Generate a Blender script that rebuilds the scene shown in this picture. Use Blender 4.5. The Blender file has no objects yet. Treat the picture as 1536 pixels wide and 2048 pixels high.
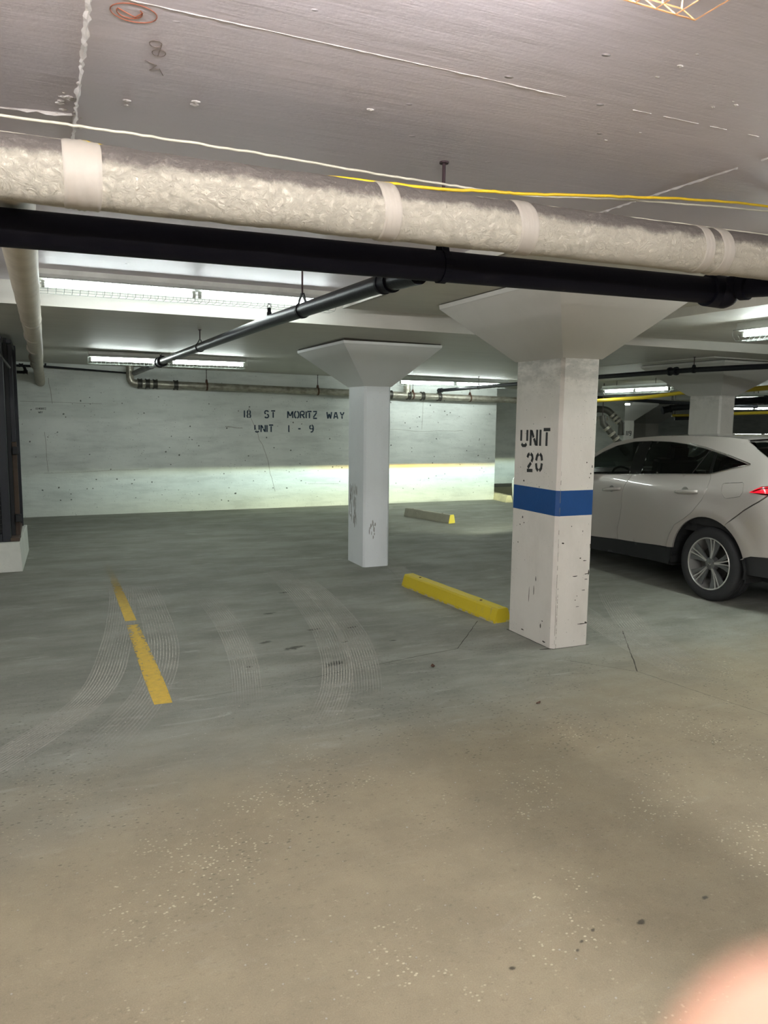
import bpy, bmesh, math, random
from mathutils import Vector, Matrix
from mathutils.geometry import delaunay_2d_cdt

PI = math.pi
random.seed(7)
SC = bpy.context.scene
COL = SC.collection

# ------------------------------------------------------------------ camera
RX, UX, FX = (0.91461695, -0.40413619, 0.0122383), (0.03936166, 0.11912431, 0.99209881), (0.40240091, 0.90690867, -0.12486058)
cam = bpy.data.cameras.new('camera')
cam_ob = bpy.data.objects.new('camera', cam)
COL.objects.link(cam_ob)
cam_ob.matrix_world = Matrix(((RX[0], UX[0], -FX[0], 0), (RX[1], UX[1], -FX[1], 0), (RX[2], UX[2], -FX[2], 1.68), (0, 0, 0, 1)))
cam.sensor_fit = 'VERTICAL'
cam.sensor_height = 9.8
cam.sensor_width = 7.35
cam.lens = 1537.0 / 2048.0 * 9.8
cam.clip_start = 0.005
cam.clip_end = 200
cam.dof.use_dof = True
cam.dof.focus_distance = 4.2
cam.dof.aperture_fstop = 2.0
SC.camera = cam_ob

# ------------------------------------------------------------------ world, exposure
world = bpy.data.worlds.new('world')
SC.world = world
world.use_nodes = True
world.node_tree.nodes['Background'].inputs[0].default_value = (0.8, 0.9, 0.88, 1)
world.node_tree.nodes['Background'].inputs[1].default_value = 0.05
SC.view_settings.view_transform = 'Standard'
SC.view_settings.look = 'None'
SC.view_settings.gamma = 1.0
SC.view_settings.use_curve_mapping = False
SC.view_settings.exposure = 1.27
SC.cycles.max_bounces = 14
SC.cycles.diffuse_bounces = 9
SC.cycles.sample_clamp_indirect = 6.0
TUBE_NEAR = ((1.0, 0.945, 0.94), 66.0)
TUBE_FILL = ((1.0, 0.965, 0.96), 165.0)  # only for the added fill fixtures out of view
TUBE_COOL = ((0.90, 1.0, 0.97), 40.0)
TUBE_SIDE = ((0.90, 1.0, 0.97), 62.0)
TUBE_STEP = ((0.90, 1.0, 0.99), 24.0)
TUBE_DIM = ((0.90, 1.0, 0.94), 30.0)
HEADLIGHT_WATT = 330.0

# ------------------------------------------------------------------ material helpers
def lin(c):
    return tuple(((v / 255.0) / 12.92 if v / 255.0 <= 0.04045 else ((v / 255.0 + 0.055) / 1.055) ** 2.4) for v in c) + (1.0,)

class NT:
    def __init__(self, name):
        self.m = bpy.data.materials.new(name)
        self.m.use_nodes = True
        self.t = self.m.node_tree
        self.n = self.t.nodes
        self.p = self.n['Principled BSDF']
        self.out = self.n['Material Output']
        self.co = None
    def node(self, kind, **kw):
        o = self.n.new(kind)
        for k, v in kw.items():
            setattr(o, k, v)
        return o
    def link(self, a, b):
        self.t.links.new(a, b)
    def coord(self):
        if self.co is None:
            self.co = self.node('ShaderNodeTexCoord').outputs['Object']
        return self.co
    def mapped(self, scale, loc=(0, 0, 0), rot=(0, 0, 0), src=None):
        m = self.node('ShaderNodeMapping')
        m.inputs['Scale'].default_value = scale
        m.inputs['Location'].default_value = loc
        m.inputs['Rotation'].default_value = rot
        self.link(src or self.coord(), m.inputs[0])
        return m.outputs[0]
    def noise(self, scale, detail=4, rough=0.6, vec=None, dist=0.0):
        o = self.node('ShaderNodeTexNoise')
        o.inputs['Scale'].default_value = scale
        o.inputs['Detail'].default_value = detail
        o.inputs['Roughness'].default_value = rough
        o.inputs['Distortion'].default_value = dist
        self.link(vec or self.coord(), o.inputs['Vector'])
        return o.outputs[0]
    def voro(self, scale, vec=None, feature='F1', rnd=1.0):
        o = self.node('ShaderNodeTexVoronoi', feature=feature)
        o.inputs['Scale'].default_value = scale
        o.inputs['Randomness'].default_value = rnd
        self.link(vec or self.coord(), o.inputs['Vector'])
        return o.outputs[0]
    def ramp(self, src, a, b, lo=0.0, hi=1.0):
        o = self.node('ShaderNodeMapRange', interpolation_type='SMOOTHSTEP')
        self.link(src, o.inputs[0])
        for i, v in zip((1, 2, 3, 4), (a, b, lo, hi)):
            o.inputs[i].default_value = v
        return o.outputs[0]
    def math(self, op, a, b=None, c=None, clamp=False):
        o = self.node('ShaderNodeMath', operation=op, use_clamp=clamp)
        for i, v in enumerate((a, b, c)):
            if v is None:
                continue
            if isinstance(v, (int, float)):
                o.inputs[i].default_value = v
            else:
                self.link(v, o.inputs[i])
        return o.outputs[0]
    def mix(self, f, a, b):
        o = self.node('ShaderNodeMix', data_type='RGBA')
        for sock, v in ((o.inputs[0], f), (o.inputs[6], a), (o.inputs[7], b)):
            if isinstance(v, (int, float, tuple)):
                sock.default_value = v
            else:
                self.link(v, sock)
        return o.outputs[2]
    def bump(self, h, strength=0.3, dist=0.01, prev=None):
        o = self.node('ShaderNodeBump')
        o.inputs['Strength'].default_value = strength
        o.inputs['Distance'].default_value = dist
        self.link(h, o.inputs['Height'])
        if prev is not None:
            self.link(prev, o.inputs['Normal'])
        return o.outputs[0]
    def fin(self, color=None, rough=0.6, normal=None, metallic=0.0, alpha=None, **kw):
        p = self.p
        if color is not None:
            if isinstance(color, tuple):
                p.inputs['Base Color'].default_value = color
            else:
                self.link(color, p.inputs['Base Color'])
        if isinstance(rough, (int, float)):
            p.inputs['Roughness'].default_value = rough
        else:
            self.link(rough, p.inputs['Roughness'])
        p.inputs['Metallic'].default_value = metallic
        if normal is not None:
            self.link(normal, p.inputs['Normal'])
        if alpha is not None:
            self.link(alpha, p.inputs['Alpha'])
        for k, v in kw.items():
            p.inputs[k.replace('_', ' ')].default_value = v
        return self.m
    def sep(self, axis, src=None):
        o = self.node('ShaderNodeSeparateXYZ')
        self.link(src or self.coord(), o.inputs[0])
        return o.outputs[axis]

def painted_concrete(name, base, dirt, streak=(1, 1, 6), pits=0.5, rough=0.62, mottle=0.35, bump=0.35, pit_scale=11, spec=0.35, smudge=None):
    n = NT(name)
    big = n.ramp(n.noise(0.9, 5, 0.6), 0.35, 0.7)
    st = n.ramp(n.noise(2.2, 5, 0.65, n.mapped(streak)), 0.42, 0.72)
    f = n.math('MULTIPLY', n.math('ADD', n.math('MULTIPLY', big, 0.5), n.math('MULTIPLY', st, 0.5)), mottle)
    col = n.mix(f, lin(base), lin(dirt))
    # air-hole pits, only in patches
    v = n.voro(pit_scale)
    hole = n.ramp(v, 0.07, 0.035)
    patch = n.ramp(n.noise(1.7, 3, 0.6, n.mapped((1, 1, 1), (3.1, 7.7, 1.3))), 0.5, 0.62)
    hole = n.math('MULTIPLY', hole, n.math('MULTIPLY', patch, pits))
    col = n.mix(hole, col, lin((52, 52, 48)))
    v2 = n.ramp(n.voro(pit_scale * 2.6, n.mapped((1, 1, 1), (2.2, 4.1, 6.3))), 0.13, 0.06)
    p2 = n.ramp(n.noise(2.6, 4, 0.6, n.mapped((1, 1, 1), (8.1, 2.7, 5.3))), 0.42, 0.56)
    col = n.mix(n.math('MULTIPLY', n.math('MULTIPLY', v2, p2), pits * 0.8), col, lin((84, 84, 76)))
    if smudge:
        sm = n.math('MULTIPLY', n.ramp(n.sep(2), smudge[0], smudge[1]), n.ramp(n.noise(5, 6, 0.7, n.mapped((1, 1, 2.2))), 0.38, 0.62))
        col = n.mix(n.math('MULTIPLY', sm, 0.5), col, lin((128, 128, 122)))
    nb = n.bump(n.noise(38, 5, 0.6), 0.25 * bump, 0.01)
    nb = n.bump(n.noise(3.2, 6, 0.62, n.mapped(streak)), bump, 0.012, nb)
    nb = n.bump(hole, -0.6, 0.01, nb)
    return n.fin(col, rough, nb, Specular_IOR_Level=spec)

M = {}
M['wall'] = painted_concrete('white_wall_paint', (220, 224, 218), (160, 165, 160), (0.8, 1.0, 4.0), 1.0, 0.6, 0.6, 0.6, 8)
M['wall_grey'] = painted_concrete('grey_wall_paint', (206, 206, 200), (176, 178, 172), (1.0, 1.0, 5.0), 0.5, 0.7)
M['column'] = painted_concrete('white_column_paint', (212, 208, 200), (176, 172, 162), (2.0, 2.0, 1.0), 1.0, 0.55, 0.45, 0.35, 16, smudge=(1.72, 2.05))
M['column_cool'] = painted_concrete('cool_white_column_paint', (232, 236, 238), (204, 208, 210), (2.0, 2.0, 1.0), 0.7, 0.5, 0.3, 0.3, 18)
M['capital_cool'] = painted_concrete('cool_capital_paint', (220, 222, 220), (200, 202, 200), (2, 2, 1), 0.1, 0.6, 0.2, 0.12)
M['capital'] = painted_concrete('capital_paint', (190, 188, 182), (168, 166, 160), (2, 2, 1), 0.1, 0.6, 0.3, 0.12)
M['slab'] = painted_concrete('slab_paint', (196, 194, 186), (170, 168, 160), (0.6, 4.0, 1), 0.15, 0.6, 0.5, 0.25)
M['dark_curb'] = painted_concrete('dark_curb_concrete', (88, 86, 74), (50, 50, 40), (1, 1, 1), 0.8, 0.85)  # dark mottled tone for the low block at the recess foot

def mk_ceiling():
    n = NT('ceiling_paint')
    big = n.ramp(n.noise(0.8, 4, 0.55), 0.35, 0.7)
    st = n.noise(2.6, 7, 0.7, n.mapped((0.55, 5.5, 1), rot=(0, 0, 0.12)))
    col = n.mix(n.math('MULTIPLY', big, 0.3), lin((214, 208, 216)), lin((190, 184, 194)))
    v = n.voro(5.5, n.mapped((1.0, 1.5, 1)))
    blob = n.ramp(v, 0.085, 0.02)
    patch = n.ramp(n.noise(1.3, 2, 0.5), 0.42, 0.62)
    blob = n.math('MULTIPLY', blob, patch)
    col = n.mix(n.math('MULTIPLY', blob, 0.5), col, lin((226, 222, 216)))
    nb = n.bump(n.noise(60, 4, 0.6), 0.12, 0.006)
    nb = n.bump(st, 0.34, 0.012, nb)
    nb = n.bump(blob, 1.0, 0.02, nb)
    return n.fin(col, 0.5, nb, Specular_IOR_Level=0.4)
M['ceiling'] = mk_ceiling()

def mk_floor():
    n = NT('floor_concrete')
    y = n.sep(1)
    x = n.sep(0)
    warp = n.noise(0.6, 5, 0.65)
    near = n.ramp(n.math('ADD', n.math('SUBTRACT', y, n.math('MULTIPLY', x, 0.12)), n.math('MULTIPLY', warp, 1.6)), 4.9, 3.5)
    grey = n.mix(n.ramp(n.noise(1.6, 8, 0.68, n.mapped((0.6, 1.6, 1), rot=(0, 0, 0.2))), 0.36, 0.68), lin((122, 123, 115)), lin((146, 147, 138)))
    tan = n.mix(n.ramp(n.noise(2.6, 8, 0.68), 0.35, 0.7), lin((136, 126, 105)), lin((149, 138, 115)))
    col = n.mix(near, grey, tan)
    # pale dust swipes on the grey part
    sw = n.ramp(n.noise(3.4, 9, 0.75, n.mapped((0.6, 2.6, 1), rot=(0, 0, -0.25)), 0.6), 0.54, 0.72)
    col = n.mix(n.math('MULTIPLY', sw, n.math('MULTIPLY_ADD', near, -0.4, 0.5)), col, lin((186, 186, 176)))
    # coarse grain everywhere
    gr = n.noise(34, 6, 0.75)
    col = n.mix(n.ramp(gr, 0.56, 0.72, 0, 0.30), col, lin((188, 178, 154)))
    col = n.mix(n.ramp(gr, 0.44, 0.30, 0, 0.34), col, lin((84, 78, 66)))
    # pale aggregate in patches, dark pits in others
    patch = n.ramp(n.noise(1.5, 6, 0.72, n.mapped((1, 1, 1), (9.2, 3.3, 0))), 0.50, 0.60)
    g = n.ramp(n.voro(42, n.mapped((1, 1.3, 1), rot=(0, 0, .4))), 0.26, 0.14)
    col = n.mix(n.math('MULTIPLY', n.math('MULTIPLY', g, n.math('MULTIPLY', patch, near)), 0.7), col, lin((214, 202, 174)))
    g2 = n.ramp(n.voro(30, n.mapped((0.8, 1.6, 1), (5, 5, 0), (0, 0, -.3))), 0.24, 0.12)
    mid = n.math('MULTIPLY', n.ramp(y, 5.4, 4.4), n.ramp(y, 2.2, 3.0))
    patch2 = n.math('MULTIPLY', n.ramp(n.noise(1.2, 6, 0.7, n.mapped((1, 1, 1), (2.2, 8.3, 0))), 0.44, 0.56), n.math('MULTIPLY_ADD', mid, 0.8, 0.2))
    col = n.mix(n.math('MULTIPLY', n.math('MULTIPLY', g2, patch2), 0.65), col, lin((66, 62, 52)))
    fine = n.noise(210, 3, 0.6)
    col = n.mix(n.ramp(fine, 0.3, 0.7, 0, 0.22), col, lin((92, 86, 74)))
    nb = n.bump(n.noise(120, 4, 0.7), 0.45, 0.005)
    nb = n.bump(gr, 0.3, 0.008, nb)
    return n.fin(col, n.ramp(n.noise(3, 4, 0.6), 0.3, 0.7, 0.6, 0.8), nb, Specular_IOR_Level=0.3)
M['floor'] = mk_floor()

def plain(name, c, rough=0.5, metallic=0.0, bump=0.0, bscale=40, var=0.0, dark=None, **kw):
    n = NT(name)
    col = lin(c)
    if var:
        col = n.mix(n.ramp(n.noise(6, 5, 0.65), 0.35, 0.7, 0, var), lin(c), lin(dark or tuple(int(v * 0.5) for v in c)))
    nb = n.bump(n.noise(bscale, 4, 0.6), bump, 0.004) if bump else None
    return n.fin(col, rough, nb, metallic, **kw)

def mk_jacket():
    # pale rough canvas with dust lying on its upper half
    n = NT('insulation_jacket')
    g = n.node('ShaderNodeNewGeometry').outputs['Normal']
    up = n.sep(2, g)
    d = n.math('ADD', up, n.math('MULTIPLY', n.math('SUBTRACT', n.noise(9, 6, 0.75), 0.5), 0.9))
    dust = n.ramp(d, 0.10, 0.48)
    col = n.mix(n.ramp(n.noise(5, 5, 0.6), 0.35, 0.7, 0, 0.35), lin((200, 194, 178)), lin((180, 174, 158)))
    col = n.mix(n.math('MULTIPLY', dust, 0.85), col, lin((92, 84, 82)))
    nb = n.bump(n.noise(40, 6, 0.72, dist=1.2), 1.0, 0.022)
    nb = n.bump(n.noise(12, 3, 0.6), 0.5, 0.02, nb)
    return n.fin(col, 0.75, nb)
M['jacket'] = mk_jacket()
M['tape'] = plain('canvas_tape', (160, 154, 144), 0.6, 0, 0.4, 25, 0.3, (170, 162, 148))
M['jacket_grey'] = plain('pale_pipe_jacket', (196, 188, 172), 0.55, 0, 0.5, 14, 0.4, (160, 150, 136))

def mk_black_pipe():
    n = NT('black_iron_pipe')
    spot = n.ramp(n.noise(9, 6, 0.7, n.mapped((1.3, 1, 1))), 0.66, 0.72)
    low = n.ramp(n.sep(2, n.node('ShaderNodeNewGeometry').outputs['Normal']), -0.2, -0.7)
    col = n.mix(n.math('MULTIPLY', n.math('MULTIPLY', spot, low), 0.8), lin((11, 12, 26)), lin((120, 92, 62)))
    return n.fin(col, 0.6, n.bump(n.noise(30, 4, 0.6), 0.2, 0.004), Specular_IOR_Level=0.18)
M['black_pipe'] = mk_black_pipe()
M['black'] = plain('black_steel', (18, 19, 24), 0.55, 0.1, 0.15, Specular_IOR_Level=0.3)
M['rod'] = plain('dark_threaded_rod', (58, 42, 46), 0.6, 0.4, 0.5, 300)
M['rust'] = plain('rusty_steel', (92, 62, 46), 0.75, 0.2, 0.4, 60, 0.6, (52, 40, 34))
def mk_galv():
    n = NT('galvanised_pipe')
    col = n.mix(n.ramp(n.noise(18, 4, 0.6, n.mapped((0.5, 1, 1))), 0.35, 0.7), lin((172, 168, 154)), lin((132, 128, 116)))
    return n.fin(col, 0.4, n.bump(n.noise(50, 4, 0.6), 0.2, 0.004), 0.5)
M['galv'] = mk_galv()
M['galv_dark'] = plain('dark_galvanised_fitting', (70, 68, 62), 0.45, 0.5, 0.3)
def mk_sprinkler():
    n = NT('worn_dark_pipe')
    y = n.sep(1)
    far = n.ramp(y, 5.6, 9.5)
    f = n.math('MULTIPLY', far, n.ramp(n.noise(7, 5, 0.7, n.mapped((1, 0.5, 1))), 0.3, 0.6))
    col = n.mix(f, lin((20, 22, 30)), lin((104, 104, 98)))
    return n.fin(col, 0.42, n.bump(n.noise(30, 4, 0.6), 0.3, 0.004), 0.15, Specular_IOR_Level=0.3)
M['worn_pipe'] = mk_sprinkler()
M['fixture'] = plain('white_enamel', (206, 210, 204), 0.35, 0.0, 0.05, 20, 0.3, (150, 152, 146))
M['fixture_dark'] = plain('fixture_socket', (120, 120, 112), 0.4, 0.2)
M['guard'] = plain('grey_guard_wire', (120, 124, 120), 0.4, 0.7)
M['guard_rust'] = plain('copper_toned_guard_wire', (196, 150, 104), 0.35, 0.7)
M['blue'] = plain('blue_band_paint', (0, 64, 124), 0.5, 0, 0.3, 60, 0.1)
M['letter'] = plain('black_stencil_paint', (22, 24, 23), 0.6, 0, 0.2, 60, 0.25, (70, 70, 66))
M['letter_blue'] = plain('dark_blue_stencil_paint', (10, 40, 62), 0.6, 0, 0.2, 60, 0.3, (50, 72, 84))
M['crack'] = plain('crack_dirt_and_shade', (58, 54, 46), 0.9)  # also the dark tone painted in for shade above the capitals
M['ridge'] = plain('plaster_ridge', (190, 186, 182), 0.55, 0, 0.8, 60, 0.4, (120, 114, 110))
M['scuff_soft'] = plain('soft_scuff', (158, 158, 154), 0.7)
M['chip'] = plain('wall_chip', (92, 96, 90), 0.8)
M['scuff'] = plain('scuff', (126, 122, 112), 0.7, 0, 0.2)
M['yellow_cable'] = plain('yellow_cable', (226, 190, 24), 0.45, 0, 0.2, 30, 0.3, (150, 128, 60))
M['white_cable'] = plain('white_cable', (200, 196, 178), 0.5, 0, 0.2, 30, 0.3)
M['yellow_pipe'] = plain('yellow_gas_pipe', (170, 146, 34), 0.45)
M['graffiti'] = plain('red_pencil', (150, 84, 60), 0.8)
M['graffiti_grey'] = plain('grey_pencil', (108, 98, 94), 0.8)
M['cage'] = plain('dark_painted_steel', (30, 34, 42), 0.5, 0.2, 0.2, 20, 0.3, (30, 30, 30))
M['cage_brown'] = plain('brown_wood_post', (82, 66, 54), 0.7, 0, 0.3, 20, 0.4)
M['mesh'] = plain('galvanised_mesh_wire', (104, 108, 108), 0.4, 0.6)
M['panel_black'] = plain('black_sheet', (20, 22, 26), 0.6)
M['curb'] = painted_concrete('white_curb_paint', (206, 208, 200), (160, 160, 150), (2, 2, 2), 1.0, 0.65, 0.4, 0.5, 22)

def mk_stop_paint():
    n = NT('worn_yellow_paint')
    wear = n.ramp(n.noise(16, 6, 0.75, n.mapped((1, 2.2, 0.35))), 0.55, 0.68)
    gy = n.sep(1)
    w2 = n.math('MULTIPLY', wear, n.ramp(gy, 1.0, -0.2, 0.12, 0.75))
    col = n.mix(w2, lin((198, 176, 30)), lin((150, 140, 96)))
    low = n.ramp(n.sep(2), 0.02, 0.008)
    col = n.mix(n.math('MULTIPLY', low, n.ramp(n.noise(20, 3, 0.5), 0.45, 0.6)), col, lin((176, 170, 146)))
    return n.fin(col, 0.6, n.bump(n.noise(60, 5, 0.7), 0.5, 0.004))
M['stop_yellow'] = mk_stop_paint()
M['stop_grey'] = plain('bare_concrete_stop', (172, 170, 154), 0.8, 0, 0.5, 60, 0.4, (140, 138, 124))
M['stop_end'] = plain('yellow_stop_end', (246, 226, 70), 0.6, 0, 0.3, 60, 0.5, (214, 208, 160))
M['stop_cream'] = plain('cream_stop', (214, 206, 168), 0.7, 0, 0.4, 60, 0.3)

def mk_line_paint(k=0.13, f0=1.6, f1=1.2):
    n = NT('worn_line_paint')
    uv = n.node('ShaderNodeUVMap').outputs[0]
    v = n.sep(1, uv)                      # 0 near end, 1 far end
    u = n.sep(0, uv)
    nz = n.noise(16, 8, 0.85, n.mapped((1.6, 1.0, 1)))
    thr = n.math('ADD', n.math('MULTIPLY', v, k), n.math('MULTIPLY', n.math('ABSOLUTE', n.math('SUBTRACT', u, 0.5)), 0.22))
    a = n.math('GREATER_THAN', n.math('SUBTRACT', nz, n.math('MULTIPLY', thr, 1.0)), 0.30)
    soft = n.ramp(v, 0.95, 0.45, 0.0, 1.0)
    fade = n.ramp(n.math('ADD', v, n.math('MULTIPLY', n.noise(5, 4, 0.6), 0.2)), f0, f1)
    a = n.math('MULTIPLY', a, fade)
    col = n.mix(n.ramp(n.noise(22, 5, 0.7), 0.35, 0.65, 0, 0.5), lin((214, 176, 52)), lin((178, 148, 56)))
    return n.fin(col, 0.6, n.bump(n.noise(60, 5, 0.7), 0.4, 0.003), alpha=a)
M['line'] = mk_line_paint()
M['line_far'] = mk_line_paint(0.16, 1.0, 0.15)

def mk_tyre_mark():
    n = NT('dusty_tyre_mark')
    uv = n.node('ShaderNodeUVMap').outputs[0]
    u = n.sep(0, uv)
    v = n.sep(1, uv)
    w = n.math('SINE', n.math('MULTIPLY', n.math('ADD', u, n.math('MULTIPLY', n.noise(1.2, 1, 0.5), 0.05)), 82.0))
    lines = n.ramp(w, 0.1, 0.95, 0.10, 1.0)
    br = n.ramp(n.noise(1.6, 3, 0.6), 0.34, 0.62, 0.5, 1.0)
    tread = n.ramp(n.noise(40, 3, 0.6), 0.3, 0.6, 0.65, 1.0)
    edge = n.math('MULTIPLY', n.ramp(u, 0.0, 0.12), n.ramp(u, 1.0, 0.88))
    ends = n.math('MULTIPLY', n.ramp(v, 0.0, 0.18), n.ramp(v, 1.0, 0.7))
    a = n.math('MULTIPLY', n.math('MULTIPLY', n.math('MULTIPLY', lines, br), n.math('MULTIPLY', edge, ends)), tread)
    a = n.math('MULTIPLY', a, 0.6)
    return n.fin(lin((226, 222, 210)), 0.8, alpha=a)
M['tyre_mark'] = mk_tyre_mark()

def mk_stain():
    n = NT('oil_stain')
    uv = n.node('ShaderNodeUVMap').outputs[0]
    r = n.node('ShaderNodeVectorMath', operation='LENGTH')
    n.link(n.mapped((2, 2, 0), (-1, -1, 0), src=uv), r.inputs[0])
    d = n.math('ADD', r.outputs['Value'], n.math('MULTIPLY', n.noise(17, 4, 0.6), 1.0))
    a = n.ramp(n.math('ADD', d, n.math('MULTIPLY', n.noise(70, 4, 0.7), 0.5)), 1.35, 0.95, 0.0, 0.6)
    return n.fin(lin((70, 68, 58)), 0.5, alpha=a)
M['stain'] = mk_stain()

def emitter(name, c, s):
    n = NT(name)
    e = n.node('ShaderNodeEmission')
    e.inputs[0].default_value = tuple(c) + (1,)
    e.inputs[1].default_value = s
    n.link(e.outputs[0], n.out.inputs[0])
    return n.m
M['tube_fill'] = emitter('lit_fill_tube', *TUBE_FILL)
M['tube_side'] = emitter('lit_side_tube', *TUBE_SIDE)
M['tube_step'] = emitter('lit_step_tube', *TUBE_STEP)
M['tube_near'] = emitter('lit_near_tube', *TUBE_NEAR)
M['tube_cool'] = emitter('lit_cool_tube', *TUBE_COOL)
M['tube_dim'] = emitter('lit_far_tube', *TUBE_DIM)

# ------------------------------------------------------------------ mesh helpers
def new_obj(name, bm, mat=None, parent=None, smooth=False, flat_angle=None):
    me = bpy.data.meshes.new(name)
    bmesh.ops.recalc_face_normals(bm, faces=bm.faces)
    bm.to_mesh(me)
    bm.free()
    if smooth:
        for p in me.polygons:
            p.use_smooth = True
        if flat_angle:
            me.set_sharp_from_angle(angle=flat_angle)
    o = bpy.data.objects.new(name, me)
    COL.objects.link(o)
    if mat is not None:
        me.materials.append(mat)
    if parent is not None:
        o.parent = parent
    return o

def empty(name, loc=(0, 0, 0), rz=0.0):
    o = bpy.data.objects.new(name, None)
    COL.objects.link(o)
    o.location = loc
    o.rotation_euler = (0, 0, rz)
    o.empty_display_size = 0.1
    return o

def tag(o, label=None, cat=None, group=None, kind=None):
    if label: o['label'] = label
    if cat: o['category'] = cat
    if group: o['group'] = group
    if kind: o['kind'] = kind
    return o

def bx(bm, x0, x1, y0, y1, z0, z1):
    vs = [bm.verts.new((x, y, z)) for z in (z0, z1) for (x, y) in ((x0, y0), (x1, y0), (x1, y1), (x0, y1))]
    for f in ((0, 3, 2, 1), (4, 5, 6, 7), (0, 1, 5, 4), (1, 2, 6, 5), (2, 3, 7, 6), (3, 0, 4, 7)):
        bm.faces.new([vs[i] for i in f])
    return vs

def hexa(bm, pts):
    vs = [bm.verts.new(p) for p in pts]
    for f in ((0, 3, 2, 1), (4, 5, 6, 7), (0, 1, 5, 4), (1, 2, 6, 5), (2, 3, 7, 6), (3, 0, 4, 7)):
        bm.faces.new([vs[i] for i in f])

def loft(bm, rings, cap=True, closed=True):
    vr = [[bm.verts.new(p) for p in r] for r in rings]
    n = len(vr[0])
    for a, b in zip(vr, vr[1:]):
        for i in range(n if closed else n - 1):
            j = (i + 1) % n
            bm.faces.new((a[i], a[j], b[j], b[i]))
    if cap and closed:
        bm.faces.new(list(reversed(vr[0])))
        bm.faces.new(vr[-1])
    return vr

def tube(bm, pts, r, seg=16, cap=True):
    """tube through pts, r a number or a list"""
    pts = [Vector(p) for p in pts]
    rr = r if isinstance(r, (list, tuple)) else [r] * len(pts)
    rings = []
    up = None
    for i, p in enumerate(pts):
        a = pts[max(i - 1, 0)]
        b = pts[min(i + 1, len(pts) - 1)]
        t = (b - a)
        if t.length < 1e-9:
            t = Vector((0, 0, 1))
        t.normalize()
        if up is None:
            up = Vector((0, 0, 1)) if abs(t.z) < 0.9 else Vector((1, 0, 0))
        u = (up - t * up.dot(t)).normalized()
        up = u
        v = t.cross(u)
        rings.append([p + (u * math.cos(2 * PI * k / seg) + v * math.sin(2 * PI * k / seg)) * rr[i] for k in range(seg)])
    loft(bm, rings, cap)

def bend(a, b, c, r, n=6):
    """rounded corner points between a-b-c"""
    a, b, c = Vector(a), Vector(b), Vector(c)
    p = b + (a - b).normalized() * r
    q = b + (c - b).normalized() * r
    return [p.lerp(b, t / n).lerp(b.lerp(q, t / n), t / n) for t in range(n + 1)]

def bm_new():
    return bmesh.new()

def dup_tree(o, parent=None):
    c = o.copy()
    COL.objects.link(c)
    c.parent = parent
    for ch in list(o.children):
        dup_tree(ch, c)
    return c

# ------------------------------------------------------------------ SETTING
def struct(name, bm, mat, parent=None):
    o = new_obj(name, bm, mat, parent)
    if parent is None:
        o['kind'] = 'structure'
    return o

bm = bm_new()
bx(bm, -7, 30, -8, 26, -0.25, 0.0)
floor = struct('floor', bm, M['floor'])

SLAB = lambda x, y: 2.475 - 0.012 * min(x, 14) - 0.006 * (y - 6.3)
EDGE = lambda x: 6.52 - 0.06 * min(x, 9)

bm = bm_new()
bx(bm, -7, 4.71, -8, 7.2, 2.65, 3.1)
ceiling = struct('ceiling', bm, M['ceiling'])
bm = bm_new()
xs = [-7, -3, 0, 3, 6, 9, 14, 30]
bot = [(x, y) for x in xs for y in (EDGE(x), 26)]
vb = [bm.verts.new((x, y, SLAB(x, y))) for x, y in bot]
vt = [bm.verts.new((x, y, 3.1)) for x, y in bot]
for i in range(len(xs) - 1):
    a, b, c, d = 2 * i, 2 * i + 1, 2 * i + 3, 2 * i + 2
    bm.faces.new((vb[a], vb[b], vb[c], vb[d]))
    bm.faces.new((vt[a], vt[d], vt[c], vt[b]))
    bm.faces.new((vb[a], vb[d], vt[d], vt[a]))
    bm.faces.new((vb[b], vt[b], vt[c], vb[c]))
bm.faces.new((vb[0], vt[0], vt[1], vb[1]))
bm.faces.new((vb[-2], vb[-1], vt[-1], vt[-2]))
lower = struct('ceiling', bm, M['slab'])
bm = bm_new()
bx(bm, 4.71, 30, -8, 6.3, 2.49, 3.1)
struct('ceiling', bm, M['slab'])
bm = bm_new()
bx(bm, 2.34, 4.709, 3.42, 6.15, 2.56, 2.9)
bx(bm, 2.33, 2.35, 3.41, 6.16, 2.56, 2.575)
struct('ceiling', bm, M['slab'])
# shallow second drop panel over the right-hand column
bm = bm_new()
bx(bm, 7.0, 9.1, 6.6, 8.9, 2.375, 2.6)
struct('ceiling', bm, M['slab'])

def ridge(name, pts, w, h, mat, parent, down=True, seed=1, brk=0.0):
    rnd = random.Random(seed)
    bm = bm_new()
    for (a, b) in zip(pts, pts[1:]):
        a, b = Vector(a), Vector(b)
        L = (b - a).length
        n = max(2, int(L / 0.025))
        t = (b - a).normalized()
        s = Vector((-t.y, t.x, 0))
        rings = []
        for i in range(n + 1):
            if brk and rnd.random() < brk:
                if len(rings) > 1:
                    loft(bm, rings)
                rings = []
                continue
            p = a.lerp(b, i / n) + s * rnd.uniform(-0.3, 0.3) * w
            ww = w * rnd.uniform(0.4, 1.2)
            hh = h * rnd.uniform(0.4, 1.3)
            dz = Vector((0, 0, -hh if down else hh))
            up = Vector((0, 0, 0.004 if down else -0.004))
            rings.append([p - s * ww + up, p + dz, p + s * ww + up])
        if len(rings) > 1:
            loft(bm, rings)
    return new_obj(name, bm, mat, parent)

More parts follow.
